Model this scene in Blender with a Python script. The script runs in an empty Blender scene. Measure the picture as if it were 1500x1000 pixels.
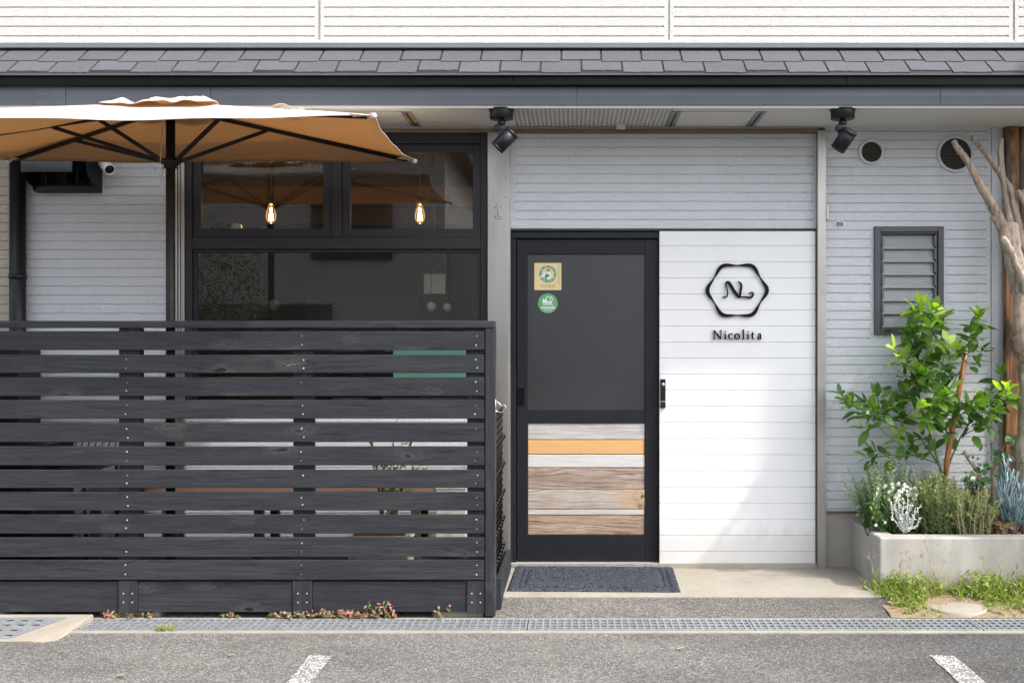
import bpy, math, random
from mathutils import Vector, Matrix, Euler
random.seed(7)
R = math.radians
scene = bpy.context.scene
COL = scene.collection
CAM_D, CAM_H, PXM, VX, VY = 6.2, 1.375, 240.0, 840.0, 500.0

def rr(y): return (CAM_D + y) / CAM_D
def X(px, y=0.0): return (px - VX) / PXM * rr(y)
def Z(py, y=0.0): return CAM_H + (VY - py) / PXM * rr(y)
def W(px, py, y=0.0): return Vector((X(px, y), y, Z(py, y)))

# ------------------------------------------------------------------ objects
def tag(o, label=None, cat=None, group=None, kind=None):
    if label: o['label'] = label
    if cat: o['category'] = cat
    if group: o['group'] = group
    if kind: o['kind'] = kind
    return o

def thing(name, label, cat, loc=(0, 0, 0), group=None):
    o = bpy.data.objects.new(name, None)
    o.empty_display_size = 0.1
    COL.objects.link(o)
    o.location = loc
    o['root'] = list(loc)
    tag(o, label, cat, group)
    return o

def root_of(o):
    while o.parent: o = o.parent
    return Vector(o.location)

class MB:
    """collects geometry (world coordinates) with a random value per piece"""
    def __init__(s):
        s.v = []; s.f = []; s.m = []; s.r = []; s.sm = []
    def add(s, verts, faces, m=0, r=None, smooth=False):
        b = len(s.v)
        if r is None: r = random.random()
        s.v.extend([tuple(p) for p in verts])
        for f in faces:
            s.f.append(tuple(i + b for i in f)); s.m.append(m); s.r.append(r); s.sm.append(smooth)
    def box(s, x0, x1, y0, y1, z0, z1, m=0, r=None):
        if x0 > x1: x0, x1 = x1, x0
        if y0 > y1: y0, y1 = y1, y0
        if z0 > z1: z0, z1 = z1, z0
        v = [(x0,y0,z0),(x1,y0,z0),(x1,y1,z0),(x0,y1,z0),(x0,y0,z1),(x1,y0,z1),(x1,y1,z1),(x0,y1,z1)]
        f = [(0,3,2,1),(4,5,6,7),(0,1,5,4),(1,2,6,5),(2,3,7,6),(3,0,4,7)]
        s.add(v, f, m, r)
    def obox(s, c, ax, ay, az, m=0, r=None):
        c = Vector(c); ax = Vector(ax); ay = Vector(ay); az = Vector(az)
        v = [c+sx*ax+sy*ay+sz*az for sz in (-1,1) for sx, sy in ((-1,-1),(1,-1),(1,1),(-1,1))]
        f = [(0,3,2,1),(4,5,6,7),(0,1,5,4),(1,2,6,5),(2,3,7,6),(3,0,4,7)]
        s.add(v, f, m, r)
    def bar(s, p0, p1, w, h, m=0, r=None, up=(0,0,1)):
        p0 = Vector(p0); p1 = Vector(p1); d = (p1-p0); L = d.length; d.normalize()
        side = d.cross(Vector(up))
        if side.length < 1e-4: side = d.cross(Vector((0,1,0)))
        side.normalize(); u = side.cross(d)
        s.obox((p0+p1)/2, d*L/2, side*w/2, u*h/2, m, r)
    def quad(s, a, b, c, d, m=0, r=None): s.add([a,b,c,d], [(0,1,2,3)], m, r)
    def tube(s, path, rad, seg=8, m=0, r=None, cap=True, smooth=True):
        path = [Vector(p) for p in path]; n = len(path)
        if not hasattr(rad, '__len__'): rad = [rad]*n
        t0 = (path[1]-path[0]).normalized()
        ref = Vector((0,0,1)) if abs(t0.z) < .9 else Vector((0,1,0))
        u = t0.cross(ref).normalized(); verts = []; faces = []
        for i, p in enumerate(path):
            t = (path[min(i+1,n-1)]-path[max(i-1,0)])
            if t.length < 1e-9: t = t0
            t.normalize(); u = (u - t*u.dot(t))
            if u.length < 1e-6: u = t.cross(Vector((1,0,0)))
            u.normalize(); w = t.cross(u)
            for k in range(seg):
                a = 2*math.pi*k/seg
                verts.append(p + rad[i]*(math.cos(a)*u + math.sin(a)*w))
        for i in range(n-1):
            for k in range(seg):
                k2 = (k+1) % seg
                faces.append((i*seg+k, i*seg+k2, (i+1)*seg+k2, (i+1)*seg+k))
        if cap:
            faces.append(tuple(reversed(range(seg)))); faces.append(tuple((n-1)*seg+k for k in range(seg)))
        s.add(verts, faces, m, r, smooth)
    def lathe(s, base, axis, prof, seg=24, m=0, r=None, smooth=True):
        """prof: list of (radius, distance along axis)"""
        axis = Vector(axis).normalized(); base = Vector(base)
        ref = Vector((0,0,1)) if abs(axis.z) < .9 else Vector((1,0,0))
        u = axis.cross(ref).normalized(); w = axis.cross(u); verts = []; faces = []
        for rad, h in prof:
            for k in range(seg):
                a = 2*math.pi*k/seg
                verts.append(base + axis*h + rad*(math.cos(a)*u+math.sin(a)*w))
        for i in range(len(prof)-1):
            for k in range(seg):
                k2 = (k+1) % seg
                faces.append((i*seg+k, i*seg+k2, (i+1)*seg+k2, (i+1)*seg+k))
        s.add(verts, faces, m, r, smooth)
    def disc(s, c, n, rad, seg=32, m=0, r=None):
        n = Vector(n).normalized(); ref = Vector((0,0,1)) if abs(n.z) < .9 else Vector((1,0,0))
        u = n.cross(ref).normalized(); w = n.cross(u); c = Vector(c)
        s.add([c+rad*(math.cos(2*math.pi*k/seg)*u+math.sin(2*math.pi*k/seg)*w) for k in range(seg)], [tuple(range(seg))], m, r)
    def prism(s, outline, y0, y1, m=0, r=None):
        """outline: (x,z) list, extruded from y0 (front) to y1"""
        n = len(outline)
        v = [(x,y0,z) for x,z in outline] + [(x,y1,z) for x,z in outline]
        f = [tuple(range(n)), tuple(reversed(range(n,2*n)))] + [(i,(i+1)%n+0,(i+1)%n+n,i+n) for i in range(n)]
        s.add(v, f, m, r)
    def ribbon(s, left, right, y0, y1, m=0, r=None):
        """flat stroke between two (x,z) edges, extruded front y0 to back y1"""
        n = len(left); v = []
        for (a, b) in zip(left, right):
            v += [(a[0],y0,a[1]),(b[0],y0,b[1]),(a[0],y1,a[1]),(b[0],y1,b[1])]
        f = []
        for i in range(n-1):
            a = 4*i; b = a+4
            f += [(a,a+1,b+1,b),(a+2,b+2,b+3,a+3),(a,b,b+2,a+2),(a+1,a+3,b+3,b+1)]
        f += [(0,2,3,1),(4*n-4,4*n-3,4*n-1,4*n-2)]
        s.add(v, f, m, r)
    def stroke(s, pts, y0, y1, m=0, sub=6, r=None):
        """pts: (x,z,width) control points, Catmull-Rom smoothed"""
        P = [Vector(p) for p in pts]; Q = []
        for i in range(len(P)-1):
            a = P[max(i-1,0)]; b = P[i]; c = P[i+1]; d = P[min(i+2,len(P)-1)]
            for k in range(sub):
                t = k/sub
                Q.append(0.5*((2*b)+(c-a)*t+(2*a-5*b+4*c-d)*t*t+(3*b-a-3*c+d)*t**3))
        Q.append(P[-1]); L = []; Rr = []
        for i, q in enumerate(Q):
            t = Q[min(i+1,len(Q)-1)]-Q[max(i-1,0)]; l = math.hypot(t.x,t.y) or 1
            nx, nz = -t.y/l, t.x/l; w = max(q.z,1e-4)/2
            L.append((q.x+nx*w,q.y+nz*w)); Rr.append((q.x-nx*w,q.y-nz*w))
        s.ribbon(L, Rr, y0, y1, m, r)
    def build(s, name, mats, parent=None, loc=None, bevel=0, seg=2, **tags):
        base = root_of(parent) if parent is not None else Vector(loc or (0,0,0))
        me = bpy.data.meshes.new(name)
        me.from_pydata([(p[0]-base.x,p[1]-base.y,p[2]-base.z) for p in s.v], [], s.f)
        if not isinstance(mats, (list,tuple)): mats = [mats]
        for m in mats: me.materials.append(m)
        me.polygons.foreach_set('material_index', s.m)
        me.polygons.foreach_set('use_smooth', s.sm)
        at = me.attributes.new('rnd', 'FLOAT', 'FACE'); at.data.foreach_set('value', s.r)
        me.update()
        o = bpy.data.objects.new(name, me); COL.objects.link(o)
        if parent is not None: o.parent = parent
        else: o.location = base
        if bevel:
            b = o.modifiers.new('bevel', 'BEVEL'); b.width = bevel; b.segments = seg; b.limit_method = 'ANGLE'; b.angle_limit = R(40)
        tag(o, **tags)
        return o

# ------------------------------------------------------------------ materials
class NT:
    def __init__(s, name):
        s.mat = bpy.data.materials.new(name); s.mat.use_nodes = True
        s.t = s.mat.node_tree; s.n = s.t.nodes; s.b = s.n['Principled BSDF']; s.out = s.n['Material Output']
    def link(s, a, b): s.t.links.new(a, b)
    def put(s, sock, v):
        if hasattr(v, 'is_linked') or isinstance(v, bpy.types.NodeSocket): s.link(v, sock)
        elif isinstance(v, (tuple, list)) and sock.type == 'RGBA' and len(v) == 3: sock.default_value = (*v, 1)
        else: sock.default_value = v
    def node(s, t, ins={}, **props):
        n = s.n.new(t)
        for k, v in props.items(): setattr(n, k, v)
        for k, v in ins.items(): s.put(n.inputs[k], v)
        return n
    def obj(s): return s.node('ShaderNodeTexCoord').outputs['Object']
    def map(s, vec, scale=(1,1,1), rot=(0,0,0), loc=(0,0,0)):
        return s.node('ShaderNodeMapping', {'Vector': vec, 'Scale': scale, 'Rotation': rot, 'Location': loc}).outputs[0]
    def noise(s, vec, scale=5, detail=3, rough=.5, dist=0.0, col=False):
        n = s.node('ShaderNodeTexNoise', {'Vector': vec, 'Scale': scale, 'Detail': detail, 'Roughness': rough, 'Distortion': dist})
        return n.outputs['Color' if col else 'Fac']
    def vor(s, vec, scale=5, out='Distance', feature='F1', rand=1.0):
        return s.node('ShaderNodeTexVoronoi', {'Vector': vec, 'Scale': scale, 'Randomness': rand}, feature=feature).outputs[out]
    def ramp(s, fac, stops, interp='LINEAR'):
        n = s.node('ShaderNodeValToRGB', {'Fac': fac}); e = n.color_ramp; e.interpolation = interp
        while len(e.elements) < len(stops): e.elements.new(.5)
        for el, (p, c) in zip(e.elements, stops):
            el.position = p; el.color = (c, c, c, 1) if not hasattr(c, '__len__') else (*c, 1)
        return n.outputs['Color']
    def mix(s, fac, a, b, mode='MIX'):
        n = s.node('ShaderNodeMix', data_type='RGBA', blend_type=mode)
        s.put(n.inputs[0], fac); s.put(n.inputs[6], a); s.put(n.inputs[7], b)
        return n.outputs[2]
    def math(s, op, a, b=0.0, c=0.0):
        n = s.node('ShaderNodeMath', operation=op)
        for i, v in enumerate((a, b, c)): s.put(n.inputs[i], v)
        return n.outputs[0]
    def rnd(s): return s.node('ShaderNodeAttribute', attribute_name='rnd').outputs['Fac']
    def bump(s, h, strength=.5, dist=.002, nrm=None):
        n = s.node('ShaderNodeBump', {'Height': h, 'Strength': strength, 'Distance': dist})
        if nrm is not None: s.link(nrm, n.inputs['Normal'])
        s.link(n.outputs[0], s.b.inputs['Normal']); return n.outputs[0]
    def set(s, color=None, rough=None, metal=None, spec=None, **kw):
        i = s.b.inputs
        if color is not None: s.put(i['Base Color'], color)
        if rough is not None: s.put(i['Roughness'], rough)
        if metal is not None: s.put(i['Metallic'], metal)
        if spec is not None: s.put(i['Specular IOR Level'], spec)
        for k, v in kw.items(): s.put(i[k], v)
        return s.mat
    def sep(s, vec):
        n = s.node('ShaderNodeSeparateXYZ', {'Vector': vec}); return n.outputs
    def comb(s, x=0.0, y=0.0, z=0.0):
        return s.node('ShaderNodeCombineXYZ', {'X': x, 'Y': y, 'Z': z}).outputs[0]
    def add(s, a, b):
        return s.node('ShaderNodeVectorMath', {0: a, 1: b}, operation='ADD').outputs[0]

def plain(name, color, rough=.5, metal=0.0, spec=.5, var=.12, scale=9.0, bump=0.0, bscale=120):
    m = NT(name); o = m.obj()
    n = m.noise(o, scale, 5, .6)
    c = m.mix(n, tuple(k*(1-var) for k in color), tuple(min(1,k*(1+var)) for k in color))
    r = m.math('MULTIPLY_ADD', m.noise(o, scale*2.3, 4), .25, rough-.12)
    m.set(c, r, metal, spec)
    if bump: m.bump(m.noise(o, bscale, 3), bump, .001)
    return m.mat

def siding_mat(name, color, dirt=.10, bd=.0027, bs=.8):
    m = NT(name); o = m.obj()
    # pressed stucco relief: short slanting worm-like strokes
    w = m.map(o, (1, 1, 1.5), (0, R(28), 0))
    a = m.noise(w, 88, 3, .55, .5)
    b = m.noise(o, 210, 2, .5)
    h = m.math('ADD', m.ramp(a, [(.36, 0), (.52, 1), (.7, .55)]), m.math('MULTIPLY', b, .45))
    big = m.noise(m.map(o, (1.3, 1, .5)), 1.6, 5, .6)
    st = m.noise(m.map(o, (9, 1, .5)), 2.2, 4, .65)
    c = m.mix(big, tuple(k*(1-dirt) for k in color), tuple(min(.9, k*(1+dirt*.5)) for k in color))
    c = m.mix(m.ramp(st, [(.55, 0), (.8, .22)]), c, tuple(k*.72 for k in color))
    m.set(c, .62, 0, .35); m.bump(h, bs, bd)
    return m.mat

MAT = {}
MAT['siding'] = siding_mat('blue_grey_siding', (.575, .595, .625))
MAT['siding_w'] = siding_mat('white_siding', (.585, .562, .54), .05, .0030, .8)
MAT['siding_b'] = siding_mat('beige_siding', (.42, .38, .31))
MAT['black'] = plain('black_metal', (.007, .008, .011), .42, 0, .3)
MAT['black_gloss'] = plain('black_gloss', (.006, .0065, .008), .28, 0, .35)
MAT['frame'] = plain('dark_frame', (.020, .019, .022), .45, 0, .3, .1, 30)
MAT['doorframe'] = plain('navy_black_door', (.0095, .0105, .014), .5, 0, .25, .3, 12)
MAT['lframe'] = plain('bronze_frame', (.050, .047, .055), .4)
MAT['fascia'] = plain('slate_fascia', (.070, .079, .094), .45, 0, .35, .22, 3)
MAT['soffit'] = plain('soffit', (.60, .585, .56), .7, 0, .3, .05, 4)
MAT['dark'] = plain('dark_void', (.010, .010, .010), .7)
MAT['rust'] = plain('brown_rail', (.17, .13, .10), .45, .5, .5, .4, 14)
MAT['louvreslat'] = plain('vent_slat', (.055, .042, .033), .5)
MAT['screw'] = plain('bright_screw', (.45, .44, .42), .4, .2)
MAT['white'] = plain('white_plastic', (.72, .72, .70), .4)
MAT['chrome'] = plain('chrome', (.50, .48, .45), .25, 1.0)
MAT['brass'] = plain('brass', (.45, .33, .16), .3, 1.0)
MAT['grey_metal'] = plain('grey_metal', (.30, .31, .31), .4, .8)

def m_soffit_rib():
    m = NT('soffit_perforated'); o = m.obj(); x = m.sep(o)[0]
    w = m.math('SINE', m.math('MULTIPLY', x, 2*math.pi/.0255))
    c = m.mix(m.ramp(w, [(.0, 0), (.35, 1)]), (.36, .345, .32), (.60, .585, .55))
    m.set(c, .7); m.bump(w, .6, .003); return m.mat
MAT['soffit_rib'] = m_soffit_rib()

def m_steel():
    m = NT('brushed_steel'); o = m.obj()
    g = m.noise(m.map(o, (160, 160, 1.2)), 1, 3, .6)
    st = m.noise(m.map(o, (8, 8, 2.5)), 1, 5, .65)
    sp = m.vor(o, 14)
    c = m.mix(g, (.30, .285, .265), (.44, .425, .40))
    c = m.mix(m.ramp(st, [(.45, 0), (.75, .5)]), c, (.25, .235, .21))
    c = m.mix(m.ramp(sp, [(.03, .5), (.06, 0)]), c, (.6, .6, .58))
    m.set(c, m.math('MULTIPLY_ADD', st, .25, .28), .9); m.bump(g, .08, .001); return m.mat
MAT['steel'] = m_steel()

def m_fence(name='charcoal_stained_wood', vertical=False, tint=(1, 1, 1), k=.82):
    m = NT(name); o = m.obj(); rnd = m.rnd()
    off = m.comb(m.math('MULTIPLY', rnd, 37.0), m.math('MULTIPLY', rnd, 11.0), m.math('MULTIPLY', rnd, 23.0))
    p = m.add(o, off)
    if vertical: p = m.map(p, (1, 1, 1), (0, R(90), 0))
    warp = m.noise(m.map(p, (2.2, 1, 9)), 1.0, 2)
    pw = m.add(p, m.comb(0.0, 0.0, m.math('MULTIPLY', warp, .05)))
    big = m.noise(m.map(p, (.8, 1, 3)), 1.6, 4, .6)
    kd = m.add(m.map(p, (3.1, .02, 9.5)), m.math('MULTIPLY', m.noise(m.map(p, (9, 1, 22)), 1.5, 3), .34))
    kn = m.vor(kd, 1.0); keep = m.ramp(m.sep(m.vor(kd, 1.0, 'Color'))[0], [(.50, 0), (.52, 1)])
    pw = m.add(pw, m.comb(0.0, 0.0, m.math('MULTIPLY', m.math('MULTIPLY', m.ramp(kn, [(0, 1), (.45, 0)]), keep), .035)))
    g = m.noise(m.map(pw, (1.1, 6, 60)), 2.2, 6, .62)
    fine = m.noise(m.map(pw, (5, 20, 260)), 2.0, 3, .6)
    ring = m.math('SINE', m.math('MULTIPLY', kn, 62.0))
    core = m.math('MULTIPLY', m.ramp(kn, [(.0, 1), (.07, 1), (.13, 0)]), keep)
    halo = m.math('MULTIPLY', m.ramp(kn, [(.08, 1), (.34, 0)]), keep)
    def tc(a): return tuple(x*k*t for x, t in zip(a, tint))
    c = m.mix(m.ramp(g, [(.3, 0), (.7, 1)]), tc((.012, .013, .017)), tc((.052, .052, .055)))
    tone = m.math('MULTIPLY_ADD', m.noise(m.comb(0.0, 0.0, m.math('MULTIPLY', rnd, 91.0)), 3.0, 1), 1.1, .5)
    c = m.mix(1.0, c, m.comb(tone, tone, tone), 'MULTIPLY')
    c = m.mix(m.ramp(big, [(.38, 0), (.7, .8)]), c, tc((.020, .023, .032)))
    c = m.mix(m.ramp(m.noise(m.map(pw, (1.6, 2, 14)), 1.8, 5, .7), [(.55, 0), (.72, .75)]), c, tc((.010, .011, .015)))
    c = m.mix(m.ramp(m.noise(m.map(p, (2, 2, 16)), 1.7, 4, .7), [(.58, 0), (.75, .32)]), c, tc((.085, .083, .08)))
    c = m.mix(m.math('MULTIPLY', m.ramp(fine, [(.52, 0), (.72, 1)]), .5), c, tc((.072, .073, .076)))
    c = m.mix(m.math('MULTIPLY', halo, m.math('MULTIPLY_ADD', ring, .18, .34)), c, tc((.11, .105, .10)))
    c = m.mix(core, c, tc((.012, .011, .011)))
    pale = m.ramp(m.noise(p, 5.0, 2), [(.60, 0), (.68, 1)])
    c = m.mix(m.math('MULTIPLY', m.math('MULTIPLY', m.math('MULTIPLY', m.ramp(kn, [(.05, 1), (.075, 0)]), keep), pale), .8), c, tc((.19, .15, .11)))
    h = m.math('ADD', m.math('MULTIPLY', g, .7), m.math('MULTIPLY', fine, .5))
    m.set(c, m.math('MULTIPLY_ADD', g, .2, .55), 0, .22); m.bump(h, .5, .002); return m.mat
MAT['fence'] = m_fence()
MAT['fence_v'] = m_fence('charcoal_stained_wood_upright', True)

def m_plank():
    """weathered door boards; attribute rnd picks the board"""
    m = NT('weathered_planks'); o = m.obj(); rnd = m.rnd()
    off = m.comb(m.math('MULTIPLY', rnd, 31.0), 0.0, m.math('MULTIPLY', rnd, 17.0)); p = m.add(o, off)
    warp = m.noise(m.map(p, (3, 1, 10)), 1.2, 3)
    pw = m.add(p, m.comb(0.0, 0.0, m.math('MULTIPLY', warp, .06)))
    g = m.noise(m.map(pw, (2, 4, 75)), 2.0, 6, .65)
    f = m.noise(m.map(pw, (9, 20, 300)), 2.0, 3, .6)
    base = m.ramp(rnd, [(0.0, (.47, .455, .44)), (.14, (.60, .345, .145)), (.28, (.56, .545, .53)), (.42, (.40, .335, .285)),
                        (.57, (.47, .42, .375)), (.71, (.49, .47, .45)), (.85, (.42, .325, .255))], 'CONSTANT')
    dark = m.mix(1.0, base, (.36, .27, .21), 'MULTIPLY')
    plainb = m.ramp(rnd, [(0, .5), (.14, .12), (.28, .25), (.42, .95), (.57, .7), (.71, .4), (.85, 1.0)], 'CONSTANT')
    c = m.mix(m.math('MULTIPLY', m.ramp(g, [(.42, 0), (.62, 1)]), plainb), base, dark)
    blot = m.noise(m.map(p, (5, 1, 12)), 1.3, 5, .65)
    c = m.mix(m.math('MULTIPLY', m.ramp(blot, [(.45, 0), (.7, .6)]), plainb), c, m.mix(1.0, base, (.62, .50, .42), 'MULTIPLY'))
    c = m.mix(m.math('MULTIPLY', m.ramp(f, [(.55, 0), (.75, .7)]), plainb), c, (.16, .11, .08))
    kn = m.vor(m.map(p, (4.5, .02, 9)), 1.0)
    kring = m.math('MULTIPLY_ADD', m.math('SINE', m.math('MULTIPLY', kn, 60.0)), .3, .3)
    c = m.mix(m.math('MULTIPLY', m.math('MULTIPLY', m.ramp(kn, [(.1, 1), (.3, 0)]), kring), plainb), c, dark)
    ns = m.vor(m.map(p, (14, .02, 30)), 1.0)
    c = m.mix(m.ramp(ns, [(.035, .8), (.06, 0)]), c, (.10, .06, .04))
    # burnt right end of the fifth board
    bx = m.ramp(m.math('ADD', m.sep(o)[0], m.math('MULTIPLY', m.noise(o, 25, 3), .12)), [(.28, 0), (.42, 1)])
    is5 = m.ramp(rnd, [(0, 0), (.57, 1), (.70, 0)], 'CONSTANT')
    c = m.mix(m.math('MULTIPLY', m.math('MULTIPLY', bx, is5), .55), c, (.45, .27, .13))
    bx2 = m.ramp(m.math('ADD', m.sep(o)[0], m.math('MULTIPLY', m.noise(o, 40, 4, .7), .1)), [(.42, 0), (.47, 1)])
    c = m.mix(m.math('MULTIPLY', m.math('MULTIPLY', bx2, is5), m.ramp(m.noise(o, 45, 3), [(.45, 0), (.6, .8)])), c, (.06, .035, .02))
    m.set(c, .7, 0, .25); m.bump(m.math('ADD', g, f), .3, .002); return m.mat
MAT['plank'] = m_plank()

def m_whitepaint():
    m = NT('white_board_paint'); o = m.obj()
    g = m.noise(m.map(o, (2, 1, 50)), 3, 4, .6)
    d = m.noise(m.map(o, (2.5, 1, 2.5)), 2, 5, .6)
    sp = m.vor(m.map(o, (1, .02, 1)), 7.0)
    c = m.mix(d, (.62, .625, .635), (.68, .68, .68))
    c = m.mix(m.ramp(sp, [(.02, .5), (.05, 0)]), c, (.45, .43, .4))
    dz_ = m.math('ADD', m.sep(o)[2], m.math('MULTIPLY', m.noise(m.map(o, (6, 1, 3)), 2.0, 5, .65), -.35))
    c = m.mix(m.ramp(dz_, [(0, .35), (.10, 0)]), c, (.42, .39, .34))   # splash dirt near the step
    c = m.mix(m.ramp(m.noise(m.map(o, (14, 1, 1.2)), 2.0, 4, .6), [(.6, 0), (.8, .12)]), c, (.40, .39, .37))
    m.set(c, .45, 0, .4); m.bump(g, .06, .001); return m.mat
MAT['whitepaint'] = m_whitepaint()

def m_shingle():
    m = NT('asphalt_shingle'); o = m.obj(); rnd = m.rnd()
    n = m.noise(o, 420, 2, .7); b = m.noise(o, 6, 4)
    k = m.math('MULTIPLY_ADD', rnd, .14, .92)
    c = m.mix(m.ramp(n, [(.3, 0), (.72, 1)]), (.044, .046, .052), (.128, .131, .144))
    c = m.mix(m.ramp(b, [(.5, 0), (.8, .35)]), c, (.10, .105, .12))
    c = m.mix(1.0, c, m.comb(k, k, k), 'MULTIPLY')
    m.set(c, .9, 0, .2); m.bump(n, .6, .002); return m.mat
MAT['shingle'] = m_shingle()

def m_asphalt(name, lo, mid, hi, scale=95.0, patch=True):
    m = NT(name); o = m.obj()
    cell = m.vor(o, scale, 'Color'); d = m.vor(o, scale)
    v = m.sep(cell); e = m.vor(o, scale, 'Distance', 'DISTANCE_TO_EDGE')
    c = m.ramp(v[0], [(0, lo), (.35, tuple((a+b)/2 for a, b in zip(lo, mid))), (.62, mid), (.86, tuple((a+b)/2 for a, b in zip(mid, hi))), (1, hi)])
    warm = m.mix(v[1], (1.0, .97, .93), (.94, .975, 1.03))
    c = m.mix(1.0, c, warm, 'MULTIPLY')
    c = m.mix(m.ramp(e, [(.02, .9), (.12, 0)]), c, tuple(k*.5 for k in lo))
    fine = m.noise(o, 320, 2)
    c = m.mix(m.ramp(fine, [(.3, .35), (.6, 0)]), c, tuple(k*.8 for k in lo))
    if patch:
        big = m.noise(m.map(o, (.6, .9, 1)), 1.1, 4, .6)
        x = m.sep(o)[0]
        # the asphalt turns darker towards the right of the lot
        side = m.ramp(m.math('ADD', m.math('MULTIPLY', x, .22), m.math('MULTIPLY', big, .45)), [(.25, 0), (.66, 1)])
        c = m.mix(side, m.mix(1.0, c, (1.02, 1.0, .975), 'MULTIPLY'), m.mix(1.0, c, (.56, .565, .58), 'MULTIPLY'))
        tone = m.ramp(m.noise(m.map(o, (.9, 1.8, 1)), 1.5, 5, .6), [(.3, .80), (.7, 1.14)])
        c = m.mix(1.0, c, tone, 'MULTIPLY')
        dirt = m.noise(m.map(o, (1, 1.6, 1)), 2.6, 5, .65)
        c = m.mix(m.ramp(dirt, [(.55, 0), (.8, .28)]), c, (.27, .235, .19))
    m.set(c, .85, 0, .25); m.bump(m.math('SUBTRACT', m.math('MULTIPLY', v[2], .7), d), .75, .006); return m.mat
MAT['asphalt'] = m_asphalt('asphalt', (.100, .098, .096), (.225, .219, .211), (.42, .405, .38), 145)
MAT['gravel'] = m_asphalt('gravel_asphalt', (.100, .097, .092), (.235, .226, .21), (.43, .41, .37), 150, True)

def m_concrete(name, a, b, stain=(.24, .21, .17), k=.35, warm=(.40, .34, .26)):
    m = NT(name); o = m.obj()
    n = m.noise(o, 3.2, 6, .65); f = m.noise(o, 60, 4, .6); sp = m.vor(o, 38)
    dr = m.noise(m.map(o, (7, 7, 1.0)), 1.4, 5, .65)
    c = m.mix(m.ramp(n, [(.3, 0), (.7, 1)]), a, b)
    c = m.mix(m.ramp(dr, [(.5, 0), (.8, k)]), c, stain)
    c = m.mix(m.ramp(m.noise(o, 1.7, 4), [(.48, 0), (.75, .5)]), c, warm)
    c = m.mix(m.ramp(sp, [(.03, .45), (.07, 0)]), c, tuple(q*.5 for q in stain))
    c = m.mix(m.math('MULTIPLY', f, .16), c, tuple(q*.5 for q in a))
    m.set(c, .85, 0, .25); m.bump(m.math('ADD', f, m.math('MULTIPLY', sp, .4)), .25, .002); return m.mat
MAT['concrete'] = m_concrete('planter_concrete', (.31, .295, .265), (.45, .435, .405), (.20, .175, .14), .55)
MAT['slab'] = m_concrete('step_concrete', (.27, .245, .205), (.35, .325, .28), (.19, .165, .135), .5, (.30, .25, .19))
MAT['block'] = m_concrete('block_concrete', (.28, .27, .25), (.38, .37, .35))

def m_galv():
    m = NT('galvanised_steel'); o = m.obj()
    v = m.sep(m.vor(o, 60, 'Color'))[0]; n = m.noise(o, 14, 4)
    c = m.mix(v, (.265, .28, .295), (.36, .375, .39)); c = m.mix(m.ramp(n, [(.5, 0), (.75, .5)]), c, (.24, .225, .20))
    m.set(c, .5, .45); return m.mat
MAT['galv'] = m_galv()

def m_mat():
    m = NT('doormat_loops'); o = m.obj()
    v = m.vor(o, 110); n = m.noise(o, 30, 3); c1 = m.sep(m.vor(o, 110, 'Color'))[0]
    c = m.mix(m.ramp(v, [(.1, 0), (.6, 1)]), (.080, .088, .115), (.012, .014, .02))
    c = m.mix(m.math('MULTIPLY', c1, .4), c, (.13, .14, .17)); c = m.mix(m.ramp(n, [(.5, 0), (.75, .4)]), c, (.03, .034, .045))
    m.set(c, .95, 0, .1); m.bump(m.math('SUBTRACT', 1.0, v), .9, .006); return m.mat
MAT['mat'] = m_mat()

def m_soil():
    m = NT('dry_soil'); o = m.obj(); n = m.noise(o, 14, 6, .7); v = m.vor(o, 75)
    c = m.mix(n, (.16, .11, .065), (.36, .28, .19)); c = m.mix(m.ramp(v, [(.1, .6), (.4, 0)]), c, (.10, .075, .05))
    m.set(c, .95, 0, .1); m.bump(m.math('ADD', n, v), .7, .008); return m.mat
MAT['soil'] = m_soil()
MAT['bark'] = plain('bark_chip', (.11, .055, .032), .85, 0, .2, .5, 30, .5)

def m_fabric(name, col, trans, tw):
    m = NT(name); o = m.obj()
    wv = m.noise(m.map(o, (500, 500, 500)), 1, 2); big = m.noise(o, 3, 4)
    c = m.mix(big, tuple(k*.93 for k in col), col); c = m.mix(m.math('MULTIPLY', wv, .2), c, tuple(k*.8 for k in col))
    m.set(c, .85, 0, .15); m.bump(m.noise(m.map(o, (3, 9, 3)), 2.5, 3), .25, .02)
    t = m.node('ShaderNodeBsdfTranslucent', {'Color': (*trans, 1)})
    mx = m.node('ShaderNodeMixShader', {0: tw}); m.link(m.b.outputs[0], mx.inputs[1]); m.link(t.outputs[0], mx.inputs[2])
    m.link(mx.outputs[0], m.out.inputs['Surface']); return m.mat
MAT['fabric_top'] = m_fabric('parasol_fabric_top', (.70, .63, .56), (.80, .50, .25), .16)
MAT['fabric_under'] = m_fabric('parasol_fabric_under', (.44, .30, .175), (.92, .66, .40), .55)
MAT['umb_metal'] = plain('parasol_frame', (.010, .0085, .008), .5, 0, .25)

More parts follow.
